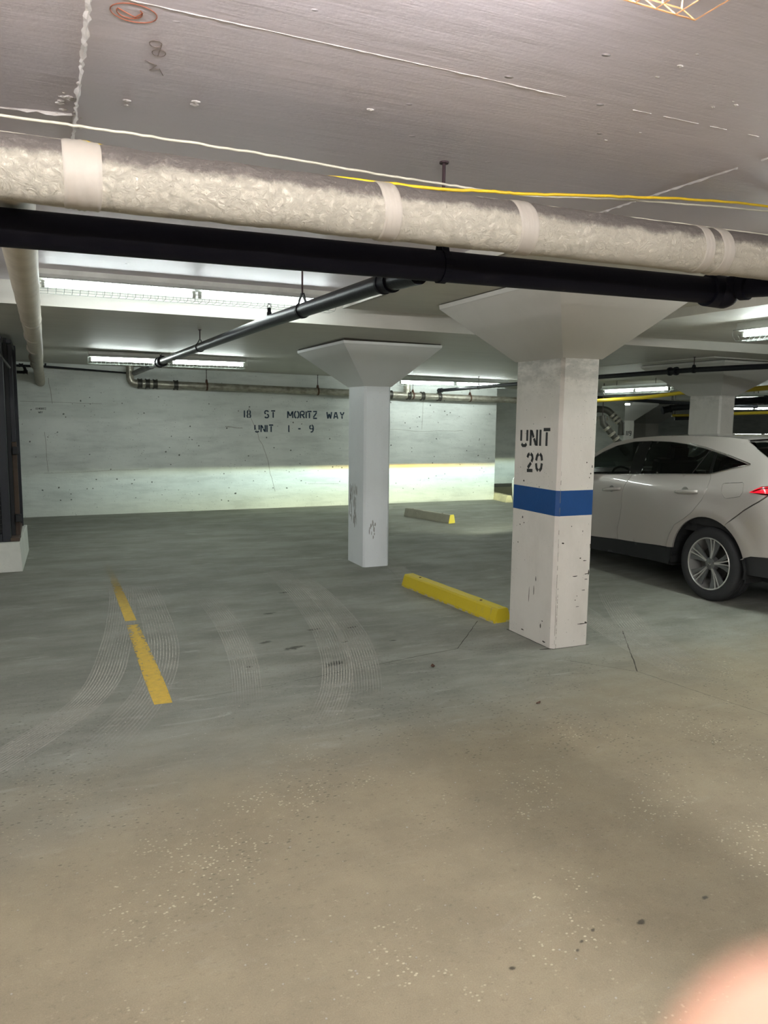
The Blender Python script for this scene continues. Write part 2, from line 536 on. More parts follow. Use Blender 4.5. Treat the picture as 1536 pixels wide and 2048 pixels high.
z = 2.65
ridge('plaster_ridge', [(0.142, 1.6, z), (0.14, 3.25, z)], 0.012, 0.012, M['ridge'], ceiling, seed=2)
ridge('plaster_ridge', [(-0.6, 2.99, z), (-0.085, 2.90, z), (0.13, 2.86, z)], 0.008, 0.008, M['ridge'], ceiling, seed=3)
ridge('plaster_ridge', [(0.2, 2.04, z), (1.2, 2.045, z), (1.5, 2.05, z)], 0.0018, 0.002, M['ridge'], ceiling, seed=4)
ridge('plaster_ridge', [(1.75, 2.04, z), (2.3, 2.035, z)], 0.0013, 0.0015, M['ridge'], ceiling, seed=5, brk=0.12)
ridge('plaster_ridge', [(2.46, 3.14, z), (2.52, 2.0, z)], 0.007, 0.008, M['ridge'], ceiling, seed=6, brk=0.12)
bm = bm_new()
rnd = random.Random(11)
for (cx, cy, n, sp) in ((0.12, 2.72, 12, 0.03), (0.12, 2.9, 10, 0.04), (0.3, 2.7, 2, 0.02), (0.13, 3.2, 6, 0.03), (1.0, 2.4, 1, 0.0), (2.0, 1.9, 3, 0.05), (1.6, 1.75, 3, 0.06), (0.5, 2.55, 2, 0.03), (1.9, 2.2, 2, 0.05)):
    for i in range(n):
        p = Vector((cx + rnd.uniform(-sp, sp), cy + rnd.uniform(-sp * 2, sp * 2), z))
        r = rnd.uniform(0.003, 0.011)
        bmesh.ops.create_icosphere(bm, subdivisions=1, radius=r, matrix=Matrix.Translation(p) @ Matrix.Diagonal((1.6, 1, 0.6, 1)))
o = new_obj('plaster_blob', bm, M['ridge'], ceiling)
o['kind'] = 'stuff'

def scribble(name, pts, w, mat, parent):
    bm = bm_new()
    tube(bm, pts, w, 5)
    return new_obj(name, bm, mat, parent)
def arc(cx, cy, rx, ry, a0, a1, n, zz):
    return [(cx + rx * math.cos(math.radians(a0 + (a1 - a0) * i / n)), cy + ry * math.sin(math.radians(a0 + (a1 - a0) * i / n)), zz) for i in range(n + 1)]
zz = 2.6495
scribble('pencil_scrawl', arc(0.245, 2.10, 0.055, 0.045, 20, 390, 22, zz), 0.0012, M['graffiti'], ceiling)
scribble('pencil_scrawl', arc(0.235, 2.10, 0.03, 0.03, -40, 200, 12, zz) + [(0.25, 2.12, zz), (0.265, 2.09, zz)], 0.0015, M['graffiti'], ceiling)
scribble('pencil_scrawl', arc(0.315, 2.24, 0.016, 0.02, 0, 360, 12, zz) + arc(0.33, 2.29, 0.018, 0.022, 90, 450, 12, zz), 0.001, M['graffiti_grey'], ceiling)
scribble('pencil_scrawl', [(0.30, 2.35, zz), (0.335, 2.37, zz), (0.32, 2.41, zz), (0.345, 2.39, zz), (0.36, 2.43, zz)], 0.001, M['graffiti_grey'], ceiling)

# walls
bm = bm_new()
bx(bm, -7, 8.37, 13.35, 15.4, -0.1, 3.0)
wall_back = struct('wall_back', bm, M['wall'])
bm = bm_new()
bx(bm, 8.37, 13.0, 14.9, 15.4, -0.1, 3.0)
struct('wall_recess', bm, M['wall'])
bm = bm_new()
bx(bm, 8.4, 10.4, 14.15, 14.9, -0.05, 0.17)
struct('trim_1', bm, M['dark_curb'])
bm = bm_new()
bx(bm, -7.2, -7, -8, 26, -0.1, 3.1)
struct('wall_left', bm, M['wall_grey'])
bm = bm_new()
bx(bm, 30, 30.2, -8, 26, -0.1, 3.1)
struct('wall_right', bm, M['wall_grey'])
bm = bm_new()
bx(bm, -7.2, 30.2, -8.2, -8, -0.1, 3.1)
struct('wall_front', bm, M['wall_grey'])
bm = bm_new()
bx(bm, 13.0, 30.2, 24.0, 26.2, -0.1, 3.1)
struct('wall_far', bm, M['wall'])

# hairline form joints and cracks on the back wall
def wall_line(pts, w=0.004, name='crack', parent=wall_back, mat=None, y=13.349):
    bm = bm_new()
    for a, b in zip(pts, pts[1:]):
        d = Vector((b[0] - a[0], 0, b[1] - a[1]))
        s = Vector((-d.z, 0, d.x)).normalized() * w * 0.5
        A = Vector((a[0], y, a[1]))
        B = Vector((b[0], y, b[1]))
        hexa(bm, [A - s, B - s, B - s + Vector((0, 0.01, 0)), A - s + Vector((0, 0.01, 0)), A + s, B + s, B + s + Vector((0, 0.01, 0)), A + s + Vector((0, 0.01, 0))])
    return new_obj(name, bm, mat or M['scuff'], parent)
def jag(x0, z0, x1, z1, n, amp, seed):
    r = random.Random(seed)
    return [(x0 + (x1 - x0) * i / n + (r.uniform(-amp, amp) if 0 < i < n else 0), z0 + (z1 - z0) * i / n + (r.uniform(-amp, amp) if 0 < i < n else 0)) for i in range(n + 1)]
wall_line(jag(0.12, 2.2, 0.16, 1.80, 4, 0.01, 1), 0.006)
wall_line(jag(0.03, 1.35, 0.06, 0.72, 3, 0.005, 2), 0.005)
wall_line(jag(-0.3, 1.83, 0.9, 1.81, 4, 0.004, 3), 0.004)
wall_line(jag(0.0, 0.7, 1.6, 0.74, 6, 0.01, 4), 0.004)
wall_line(jag(3.35, 1.6, 3.62, 0.95, 7, 0.012, 5) + jag(3.62, 0.95, 3.78, 0.3, 6, 0.012, 6)[1:], 0.006)
wall_line(jag(6.72, 1.95, 6.70, 1.42, 4, 0.004, 7), 0.005)
wall_line(jag(6.0, 1.42, 6.7, 1.38, 4, 0.01, 8) + jag(6.7, 1.38, 7.6, 1.40, 5, 0.01, 9)[1:], 0.004)
wall_line(jag(4.4, 0.42, 5.0, 0.41, 3, 0.005, 10), 0.004)
wall_line(jag(2.9, 1.45, 3.2, 1.43, 3, 0.01, 12), 0.008)
# small dark tie holes and chips
bm = bm_new()
rnd = random.Random(5)
for i in range(170):
    cx = rnd.uniform(-0.3, 8.3)
    cz = rnd.choice([rnd.uniform(0.15, 0.9), rnd.uniform(0.9, 2.0)])
    r = rnd.uniform(0.005, 0.016)
    pts = [(cx + r * rnd.uniform(0.6, 1.3) * math.cos(a * PI / 3), 13.3485, cz + r * rnd.uniform(0.5, 1.2) * math.sin(a * PI / 3)) for a in range(6)]
    loft(bm, [pts, [(p[0], 13.36, p[2]) for p in pts]])
o = new_obj('chip', bm, M['chip'], wall_back)
o['kind'] = 'stuff'

# ------------------------------------------------------------------ stencil lettering
GLY = {
 'U': [[(0, 1), (0, .30)], [(.08, .12), (.25, 0), (.60, 0), (.77, .12)], [(.85, 1), (.85, .30)]],
 'N': [[(0, 0), (0, 1)], [(.10, .95), (.40, .52)], [(.45, .46), (.75, .05)], [(.85, 0), (.85, 1)]],
 'I': [[(.2, 0), (.2, 1)]],
 'T': [[(0, 1), (.85, 1)], [(.42, .84), (.42, 0)]],
 '2': [[(.02, .78), (.12, .94), (.30, 1)], [(.45, 1), (.68, .90), (.74, .72), (.60, .52)], [(.54, .46), (.12, .16)], [(0, 0), (.78, 0)]],
 '0': [[(.30, 1), (.10, .86), (.0, .6)], [(0, .44), (.08, .14), (.30, 0)], [(.48, 0), (.70, .14), (.78, .44)], [(.78, .6), (.70, .86), (.48, 1)]],
 '1': [[(.2, 0), (.2, 1)]],
 '8': [[(.30, 1), (.06, .90), (.06, .62), (.24, .54)], [(.46, .54), (.66, .62), (.66, .90), (.46, 1)], [(.24, .46), (0, .34), (0, .10), (.28, 0)], [(.46, .46), (.72, .34), (.72, .10), (.46, 0)]],
 'S': [[(.75, .84), (.58, 1), (.18, 1), (0, .84), (0, .66), (.22, .54)], [(.42, .50), (.74, .40), (.78, .18), (.60, 0), (.18, 0), (0, .14)]],
 'M': [[(0, 0), (0, 1)], [(.08, .95), (.42, .30)], [(.52, .30), (.86, .95)], [(.95, 1), (.95, 0)]],
 'O': [[(.34, 1), (.10, .88), (0, .6), (0, .4), (.10, .12), (.34, 0)], [(.50, 0), (.74, .12), (.84, .4), (.84, .6), (.74, .88), (.50, 1)]],
 'R': [[(0, 0), (0, 1)], [(.12, 1), (.60, 1), (.74, .84), (.70, .58), (.50, .5), (.14, .5)], [(.42, .42), (.78, 0)]],
 'Z': [[(0, 1), (.78, 1)], [(.70, .86), (.06, .14)], [(0, 0), (.78, 0)]],
 'W': [[(0, 1), (.20, 0)], [(.27, .06), (.46, .72)], [(.54, .72), (.73, .06)], [(.80, 0), (1.0, 1)]],
 'A': [[(0, 0), (.32, 1)], [(.50, 1), (.84, 0)], [(.22, .30), (.60, .30)]],
 'Y': [[(0, 1), (.34, .50)], [(.80, 1), (.44, .50)], [(.40, .42), (.40, 0)]],
 '-': [[(.15, .48), (.65, .48)]],
 '9': [[(.30, .44), (.04, .56), (.02, .84), (.26, 1)], [(.44, 1), (.70, .90), (.76, .62), (.74, .3), (.60, .06), (.20, 0)], [(.40, .44), (.62, .52)]],
}
def letters(name, text, org, right, up, h, adv, sw, mat, parent, wfac=0.62):
    """text: list of (char, x offset in metres)"""
    nrm = Vector(right).cross(Vector(up))
    right, up, org = Vector(right), Vector(up), Vector(org)
    for ch, xo in text:
        if ch not in GLY:
            continue
        bm = bm_new()
        for pl in GLY[ch]:
            pts = [org + right * (xo + x * h * wfac) + up * (sw * 0.5 + yv * (h - sw)) for x, yv in pl]
            k = len(pts)
            L, R_ = [], []
            for i, p in enumerate(pts):
                d = (pts[min(i + 1, k - 1)] - pts[max(i - 1, 0)]).normalized()
                s = nrm.cross(d).normalized() * sw * 0.5
                L.append(p + s)
                R_.append(p - s)
            for i in range(k - 1):
                hexa(bm, [L[i] - nrm * 0.002, L[i + 1] - nrm * 0.002, R_[i + 1] - nrm * 0.002, R_[i] - nrm * 0.002,
                          L[i] + nrm * 0.001, L[i + 1] + nrm * 0.001, R_[i + 1] + nrm * 0.001, R_[i] + nrm * 0.001])
        o = new_obj(name, bm, mat, parent)

wx, wn = (1, 0, 0), (0, 0, 1)
WB = Vector((0, 13.35, 0))
def wall_text(s, x0, z0, h, xs, mat, sw, w):
    letters('stencil_letter', list(zip(s, xs)), (x0, 13.35, z0), wx, wn, h, 0, sw, mat, wall_back, w)
wall_text('18', 3.22, 1.600, 0.145, [0.0, 0.065], M['letter_blue'], 0.024, 0.56)
wall_text('ST', 3.60, 1.600, 0.145, [0.0, 0.115], M['letter_blue'], 0.024, 0.60)
wall_text('MORITZ', 4.02, 1.598, 0.145, [0.0, 0.125, 0.235, 0.325, 0.365, 0.475], M['letter_blue'], 0.024, 0.66)
wall_text('WAY', 4.76, 1.594, 0.145, [0.0, 0.135, 0.26, 0.42], M['letter_blue'], 0.024, 0.62)
wall_text('UNIT', 3.42, 1.350, 0.145, [0.0, 0.11, 0.20, 0.255], M['letter_blue'], 0.024, 0.62)
wall_text('1', 4.02, 1.350, 0.145, [0.0], M['letter_blue'], 0.024, 0.62)
wall_text('-', 4.20, 1.350, 0.145, [0.0], M['letter_blue'], 0.024, 0.62)
wall_text('9', 4.43, 1.350, 0.145, [0.0], M['letter_blue'], 0.024, 0.62)
wall_text('18MORITZ', -0.085, 1.70, 0.035, [0, .016, .045, .068, .09, .108, .116, .137], M['letter'], 0.005, 0.5)
wall_text('WAY', -0.045, 1.645, 0.032, [0, .024, .046], M['letter'], 0.005, 0.6)

# ------------------------------------------------------------------ columns
def rect_ring(x0, x1, y0, y1, z, c=0.0):
    if c <= 0:
        return [(x0, y0, z), (x1, y0, z), (x1, y1, z), (x0, y1, z)]
    return [(x0 + c, y0, z), (x1 - c, y0, z), (x1, y0 + c, z), (x1, y1 - c, z), (x1 - c, y1, z), (x0 + c, y1, z), (x0, y1 - c, z), (x0, y0 + c, z)]

def column(x0, x1, y0, y1, z1, cap, z2, ztop, label, chamfer=0.022, mats=('column', 'capital')):
    t = empty('concrete_column', ((x0 + x1) / 2, (y0 + y1) / 2, 0))
    tag(t, label, 'column')
    ox, oy = t.location.x, t.location.y
    bm = bm_new()
    zs = [0.0, 0.3, 0.8, 1.3, 1.8, z1] if z1 > 1.8 else [0, 0.5, 1.0, z1]
    loft(bm, [rect_ring(x0 - ox, x1 - ox, y0 - oy, y1 - oy, zz_, chamfer) for zz_ in zs])
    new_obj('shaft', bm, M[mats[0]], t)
    a0, a1, b0, b1 = cap
    bm = bm_new()
    k = 0.005
    loft(bm, [rect_ring(x0 - ox - k, x1 - ox + k, y0 - oy - k, y1 - oy + k, z1), rect_ring(a0 - ox, a1 - ox, b0 - oy, b1 - oy, z2)])
    new_obj('capital', bm, M[mats[1]], t)
    bm = bm_new()
    loft(bm, [rect_ring(a0 - ox, a1 - ox, b0 - oy, b1 - oy, z2 + 0.001), rect_ring(a0 - ox - 0.004, a1 - ox + 0.004, b0 - oy - 0.004, b1 - oy + 0.004, ztop - 0.007)])
    new_obj('capital_lip', bm, M[mats[1]], t)
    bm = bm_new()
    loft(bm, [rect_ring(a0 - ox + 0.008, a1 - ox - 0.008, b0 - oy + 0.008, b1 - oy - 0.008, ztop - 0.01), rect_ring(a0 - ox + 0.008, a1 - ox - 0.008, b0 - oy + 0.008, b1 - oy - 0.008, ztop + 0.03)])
    new_obj('joint_shadow', bm, M['crack'], t)  # dark strip painted in for the shadow line under the slab
    return t

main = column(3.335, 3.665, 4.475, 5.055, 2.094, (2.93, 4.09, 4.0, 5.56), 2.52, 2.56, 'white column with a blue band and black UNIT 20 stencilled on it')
mx, my = main.location.x, main.location.y
bm = bm_new()
loft(bm, [rect_ring(3.3345 - mx, 3.6655 - mx, 4.4745 - my, 5.0555 - my, zz_, 0.022) for zz_ in (0.978, 1.161)], cap=False)
new_obj('blue_band', bm, M['blue'], main)['label'] = 'painted blue band around the column'
U0 = Vector((3.335 - mx, 4.955 - my, 1.452))
letters('stencil_letter', [('U', 0.0), ('N', 0.125), ('I', 0.228), ('T', 0.285)], U0, (0, -1, 0.03), (0, 0, 1), 0.142, 0, 0.024, M['letter'], main, 0.66)
letters('stencil_letter', [('2', 0.0), ('0', 0.115)], (3.335 - mx, 4.865 - my, 1.268), (0, -1, 0.05), (0, 0, 1), 0.15, 0, 0.025, M['letter'], main, 0.62)
bm = bm_new()
rnd = random.Random(77)
for x0_, zt0 in ((3.360, 1.3), (3.372, 0.45)):
    for k in range(40):
        z0_ = zt0 * k / 40
        if rnd.random() < 0.75:
            w0_ = rnd.uniform(.0006, .002)
            bx(bm, x0_ - w0_ - mx, x0_ + w0_ - mx, 4.4744 - my, 4.478 - my, z0_, z0_ + zt0 / 40)
o = new_obj('hairline_crack', bm, M['scuff'], main)
o['kind'] = 'stuff'
# scrapes on the shaft
bm = bm_new()
rnd = random.Random(21)
def scrape(bm, face, u, zc, lu, lz, x=3.665, ):
    # thin dark chips, on the front face (y = 4.475) or the left face (x = 3.335)
    n = 7
    ring = []
    for k in range(n):
        a = 2 * PI * k / n
        uu = u + lu * math.cos(a) * rnd.uniform(0.6, 1.2)
        zc2 = zc + lz * math.sin(a) * rnd.uniform(0.6, 1.2)
        ring.append((uu, zc2))
    if face == 'front':
        loft(bm, [[(p[0] - mx, 4.4742 - my, p[1]) for p in ring], [(p[0] - mx, 4.48 - my, p[1]) for p in ring]])
    else:
        loft(bm, [[(3.3342 - mx, p[0] - my, p[1]) for p in ring], [(3.34 - mx, p[0] - my, p[1]) for p in ring]])
for (u, zc, lu, lz) in ((3.60, .165, .045, .004), (3.635, .17, .012, .01), (3.62, .50, .02, .003), (3.62, .54, .02, .003), (3.52, .53, .025, .004), (3.60, .64, .02, .003), (3.56, .66, .006, .005),
                        (3.60, .42, .02, .003), (3.64, .55, .006, .02), (3.645, .75, .004, .02), (3.55, .30, .02, .003), (3.62, 1.28, .006, .006), (3.63, 1.33, .005, .012), (3.58, 1.36, .005, .005), (3.61, 1.25, .004, .006),
                        (3.40, .78, .012, .006), (3.47, .90, .004, .004), (3.57, .86, .003, .008), (3.53, .35, .005, .004), (3.545, .38, .004, .004)):
    scrape(bm, 'front', u, zc, lu, lz)
for (u, zc, lu, lz) in ((4.9, .92, .01, .01), (4.88, .88, .006, .006), (4.93, .86, .006, .006), (4.95, .72, .006, .006), (4.7, .48, .005, .02), (4.78, .35, .003, .06), (4.72, .38, .003, .04), (4.62, .14, .006, .02), (4.6, .18, .012, .004),
                        (4.9, 1.2, .008, .01), (4.7, 1.17, .006, .004), (4.57, .03, .02, .006), (4.85, .05, .02, .005), (4.66, 1.68, .004, .004), (4.8, 1.63, .004, .004), (4.95, 1.3, .004, .004)):
    scrape(bm, 'left', u, zc, lu, lz)
o = new_obj('scrape', bm, M['crack'], main)
o['kind'] = 'stuff'

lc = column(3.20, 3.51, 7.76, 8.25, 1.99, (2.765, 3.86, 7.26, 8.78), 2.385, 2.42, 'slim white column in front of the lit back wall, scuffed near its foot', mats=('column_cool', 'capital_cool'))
lx, ly = lc.location.x, lc.location.y
bm = bm_new()
rnd = random.Random(8)
for i in range(34):
    u = rnd.uniform(7.95, 8.2)
    zc = rnd.uniform(0.45, 0.85)
    w_, h_ = rnd.uniform(0.004, 0.014), rnd.uniform(0.02, 0.09)
    ring = [(u + w_ * math.cos(2 * PI * k / 7) * rnd.uniform(.6, 1.2), zc + h_ * math.sin(2 * PI * k / 7) * rnd.uniform(.6, 1.2)) for k in range(7)]
    loft(bm, [[(3.1995 - lx, p[0] - ly, p[1]) for p in ring], [(3.205 - lx, p[0] - ly, p[1]) for p in ring]])
for i in range(12):
    u = rnd.uniform(3.26, 3.34)
    zc = rnd.uniform(0.33, 0.5)
    w_, h_ = rnd.uniform(0.004, 0.01), rnd.uniform(0.01, 0.04)
    ring = [(u + w_ * math.cos(2 * PI * k / 7) * rnd.uniform(.6, 1.2), zc + h_ * math.sin(2 * PI * k / 7) * rnd.uniform(.6, 1.2)) for k in range(7)]
    loft(bm, [[(p[0] - lx, 7.7595 - ly, p[1]) for p in ring], [(p[0] - lx, 7.765 - ly, p[1]) for p in ring]])
o = new_obj('scuff_mark', bm, M['scuff_soft'], lc)
o['kind'] = 'stuff'

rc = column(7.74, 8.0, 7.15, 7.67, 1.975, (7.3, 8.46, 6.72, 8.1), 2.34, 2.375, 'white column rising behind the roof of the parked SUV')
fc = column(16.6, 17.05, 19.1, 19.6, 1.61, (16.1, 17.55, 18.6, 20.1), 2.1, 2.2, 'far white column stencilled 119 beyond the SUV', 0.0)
letters('stencil_letter', [('1', 0.0), ('1', 0.06), ('9', 0.13)], (-0.08, -0.251, 1.13), (1, 0, 0), (0, 0, 1), 0.17, 0, 0.03, M['letter'], fc, 0.6)
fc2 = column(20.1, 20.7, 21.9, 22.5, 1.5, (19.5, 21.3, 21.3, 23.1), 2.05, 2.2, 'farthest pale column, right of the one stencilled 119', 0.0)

# ------------------------------------------------------------------ pipes
def pipe_thing(name, label, cat='pipe', group=None):
    t = empty(name)
    return tag(t, label, cat, group)

def hanger(parent, x, y, ztop, zc, r, mat, axis='x', clevis=0.09, rr=0.006):
    """threaded rod from the slab with a clevis strap round the pipe"""
    bm = bm_new()
    tube(bm, [(x, y, ztop + 0.01), (x, y, zc + r + clevis)], rr, 8)
    tube(bm, [(x, y, ztop + 0.002), (x, y, ztop - 0.006)], rr * 2.6, 10)
    h = new_obj('hanger_rod', bm, M['rod'], parent)
    bm = bm_new()
    n = 14
    top = (0.0, zc + r + clevis)
    prof = [(-0.004, top[1])]
    a0 = 60
    for k in range(n + 1):
        a = math.radians(180 - a0 + (180 + 2 * a0) * k / n)
        prof.append(((r + 0.003) * math.cos(a), zc + (r + 0.003) * math.sin(a)))
    prof.append((0.004, top[1]))
    w = 0.014
    for (p, q) in zip(prof, prof[1:]):
        P, Q = Vector((p[0], 0, p[1])), Vector((q[0], 0, q[1]))
        d = (Q - P).normalized()
        s = Vector((-d.z, 0, d.x)) * 0.003
        pts = [P - s, Q - s, Q + s, P + s]
        def mp(v, o):
            return (x + o, y + v.x, v.z) if axis == 'x' else (x + v.x, y + o, v.z)
        hexa(bm, [mp(v, -w) for v in pts] + [mp(v, w) for v in pts])
    new_obj('hanger_clevis', bm, mat, h)
    return h

def coupling(parent, a, b, r, mat=None, name='coupling', rim=0.006):
    a, b = Vector(a), Vector(b)
    bm = bm_new()
    L = (b - a)
    tube(bm, [a, a + L * 0.18, a + L * 0.2, a + L * 0.8, a + L * 0.82, b], [r + rim, r + rim, r + rim * .4, r + rim * .4, r + rim, r + rim], 20)
    return new_obj(name, bm, mat or M['galv'], parent, True, 0.6)

# big insulated pipe across the frame
WPa, WPb = Vector((-3.0, 2.40, 2.309)), Vector((4.6, 2.40, 2.367))
wp = pipe_thing('insulated_pipe', 'thick cream insulated pipe crossing overhead, its top grey with dust')
bm = bm_new()
rnd = random.Random(3)
n = 420
rings = []
seg = 40
from mathutils import noise as mnoise
for i in range(n + 1):
    t = i / n
    c = WPa.lerp(WPb, t)
    ring = []
    for k in range(seg):
        a = 2 * PI * k / seg
        d = Vector((0, math.cos(a), math.sin(a)))
        p = c + d * 0.089
        nz = mnoise.noise(p * 9.0) * 0.0028 + mnoise.noise(p * 34.0) * 0.0016 + mnoise.noise(p * 80.0) * 0.0008
        ring.append(c + d * (0.0865 + nz))
    rings.append(ring)
loft(bm, rings)
new_obj('insulation', bm, M['jacket'], wp, True)
def band(x, w, parent, tilt=0.0, double=False, r=0.0902):
    t = (x - WPa.x) / (WPb.x - WPa.x)
    c = WPa.lerp(WPb, t)
    bm = bm_new()
    rings = []
    m = 14
    for i in range(m + 1):
        u = -0.5 + i / m
        ring = []
        for k in range(40):
            a = 2 * PI * k / 40
            wob = 0.0011 * math.sin(u * 40 + 2 * math.sin(a)) + mnoise.noise(Vector((u * 6, a * 2, x))) * 0.0012
            e = 0.0 if 0 < i < m else -0.004
            rr = r + wob + e + (0.0018 if double and abs(u) < 0.12 else 0)
            ring.append(c + Vector((u * w + tilt * math.sin(a) * 0.5, rr * math.cos(a), rr * math.sin(a))))
        rings.append(ring)
    loft(bm, rings, cap=False)
    return new_obj('tape_band', bm, M['tape'], parent, True)
band(0.127, 0.10, wp, 0.0, True)
band(1.046, 0.062, wp, -0.02)
band(1.565, 0.075, wp, -0.025)
band(2.40, 0.05, wp, -0.02)
band(2.50, 0.06, wp, -0.025)

# black drain pipe behind it
BPa, BPb = Vector((-3.0, 2.75, 2.216)), Vector((2.93, 2.75, 2.275))
bp = pipe_thing('black_drain_pipe', 'heavy black iron pipe running under the cream insulated pipe')
bm = bm_new()
tube(bm, [BPa.lerp(BPb, i / 8) for i in range(9)], 0.059, 32)
new_obj('pipe_run', bm, M['black_pipe'], bp, True, 0.6)
bm = bm_new()
tube(bm, [BPb + Vector((-0.09, 0, 0)), BPb + Vector((-0.085, 0, 0)), BPb + Vector((0.03, 0, -0.004)), BPb + Vector((0.06, 0, -0.006)), BPb + Vector((0.075, 0, -0.006))], [0.062, 0.073, 0.073, 0.06, 0.03], 28)
bmesh.ops.create_uvsphere(bm, u_segments=24, v_segments=14, radius=0.070, matrix=Matrix.Translation(BPb + Vector((0.0, -0.02, -0.008))))
new_obj('wye_fitting', bm, M['black_pipe'], bp, True, 0.6)
bm = bm_new()
tube(bm, [BPb + Vector((0.0, -0.02, 0.01)), BPb + Vector((0.03, -0.10, 0.012)), BPb + Vector((0.035, -0.16, 0.0)), (3.03, 1.9, 2.22), (3.05, 0.6, 2.22), (3.07, -2.0, 2.2)], [0.052, 0.052, 0.046, 0.044, 0.044, 0.044], 24)
tube(bm, [BPb + Vector((0.02, -0.08, 0.01)), BPb + Vector((0.025, -0.095, 0.01)), BPb + Vector((0.033, -0.13, 0.008)), BPb + Vector((0.034, -0.14, 0.006))], [0.05, 0.062, 0.062, 0.05], 24)
new_obj('branch_run', bm, M['black_pipe'], bp, True, 0.6)
zc = BPa.lerp(BPb, (1.455 + 3) / 5.93).z
hanger(bp, 1.455, 2.75, 2.65, zc, 0.059, M['black_pipe'], 'x', 0.10, 0.007)

# sprinkler branch running back to the wall
sp = pipe_thing('sprinkler_pipe', 'slanting dark pipe running back from the black pipe to the far wall')
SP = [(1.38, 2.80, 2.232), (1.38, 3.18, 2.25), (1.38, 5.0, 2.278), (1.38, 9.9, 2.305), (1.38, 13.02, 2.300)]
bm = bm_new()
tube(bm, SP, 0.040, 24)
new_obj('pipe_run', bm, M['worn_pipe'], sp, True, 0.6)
coupling(sp, (1.38, 3.05, 2.244), (1.38, 3.15, 2.249), 0.042, M['black_pipe'])
coupling(sp, (1.38, 9.85, 2.305), (1.38, 10.15, 2.305), 0.046, M['black'], rim=0.02)
hanger(sp, 1.38, 4.29, 2.65, 2.267, 0.040, M['black'], 'y', 0.055, 0.0055)
hanger(sp, 1.38, 7.4, SLAB(1.38, 7.4), 2.291, 0.040, M['black'], 'y', 0.03, 0.0055)
hanger(sp, 1.38, 10.9, SLAB(1.38, 10.9), 2.304, 0.040, M['black'], 'y', 0.03, 0.005)
for yy, zz_ in ((4.99, 2.278), (10.0, 2.305)):
    bm = bm_new()
    tube(bm, [(1.38, yy, zz_ + 0.03), (1.38, yy, zz_ + 0.055), (1.38, yy, zz_ + 0.06), (1.38, yy, zz_ + 0.085), (1.38, yy, zz_ + 0.088)], [0.016, 0.016, 0.012, 0.010, 0.004], 12)
    for s in (-1, 1):
        tube(bm, [(1.38 + s * 0.01, yy, zz_ + 0.07), (1.38 + s * 0.013, yy, zz_ + 0.095), (1.38, yy, zz_ + 0.115)], 0.002, 6)
    tube(bm, [(1.38, yy, zz_ + 0.113), (1.38, yy, zz_ + 0.116)], 0.013, 10)
    new_obj('sprinkler_head', bm, M['black'], sp, True, 0.6)

# insulated pipe running back on the left
ip = pipe_thing('insulated_pipe', 'pale insulated pipe running back overhead at the far left into the wall')
IPT = [(-0.06, 2.52, 2.366), (-0.06, 2.66, 2.380), (-0.06, 3.0, 2.380), (-0.055, 4.2, 2.364), (-0.045, 6.3, 2.355), (-0.03, 9.0, 2.335), (-0.02, 12.4, 2.29), (-0.005, 13.0, 2.22), (0.0, 13.36, 2.13)]
bm = bm_new()
pts = []
for a, b in zip(IPT, IPT[1:]):
    a, b = Vector(a), Vector(b)
    m = max(2, int((b - a).length / 0.12))
    pts += [a.lerp(b, i / m) for i in range(m)]
pts.append(Vector(IPT[-1]))
tube(bm, pts, [0.070 + 0.0016 * mnoise.noise(p * 3.3) for p in pts], 28)
new_obj('insulation', bm, M['jacket_grey'], ip, True)
for yy in (6.35, 7.6, 8.9, 10.3, 11.6):
    zz_ = 2.355 - 0.0085 * (yy - 6.3)
    bm = bm_new()
    tube(bm, [(-0.045, yy - 0.02, zz_), (-0.045, yy - 0.015, zz_), (-0.045, yy + 0.015, zz_), (-0.045, yy + 0.02, zz_)], [0.069, 0.0735, 0.0735, 0.069], 28)
    new_obj('tape_band', bm, M['tape'], ip, True, 0.6)

# galvanised pipe along the back wall
gp = pipe_thing('galvanised_pipe', 'long galvanised pipe hung along the top of the back wall')
GZ = lambda x: 2.145 - 0.0185 * (x - 1.5)
bm = bm_new()
tube(bm, [(x, 13.20, GZ(x)) for x in (1.45, 4, 7, 9.2, 10.2)], 0.062, 24)
new_obj('pipe_run', bm, M['galv'], gp, True, 0.6)
bm = bm_new()
tube(bm, [(1.33, 13.2, 2.42)] + [(1.33, 13.2, 2.34)] + bend((1.33, 13.2, 2.3), (1.33, 13.2, GZ(1.33)), (1.6, 13.2, GZ(1.5)), 0.1) + [(1.5, 13.2, GZ(1.5))], 0.060, 20)
new_obj('elbow', bm, M['galv'], gp, True, 0.6)
for x in (1.48, 1.60, 1.72, 2.05, 5.42, 5.95, 6.33, 6.62, 6.98):
    coupling(gp, (x - 0.035, 13.2, GZ(x)), (x + 0.035, 13.2, GZ(x)), 0.066, M['galv_dark'], rim=0.016)
bm = bm_new()
tube(bm, [(6.30, 13.2, 2.44), (6.30, 13.2, GZ(6.3))], 0.058, 20)
new_obj('riser', bm, M['galv'], gp, True, 0.6)
coupling(gp, (6.30, 13.2, 2.24), (6.30, 13.2, 2.15), 0.062, rim=0.01)
for x in (2.56, 4.53, 6.42, 7.66):
    h = hanger(gp, x, 13.2, SLAB(x, 13.2), GZ(x), 0.064, M['rust'], 'x', 0.05, 0.006)
coupling(gp, (1.29, 13.2, 2.29), (1.37, 13.2, 2.29), 0.03, M['black'], 'valve_body')

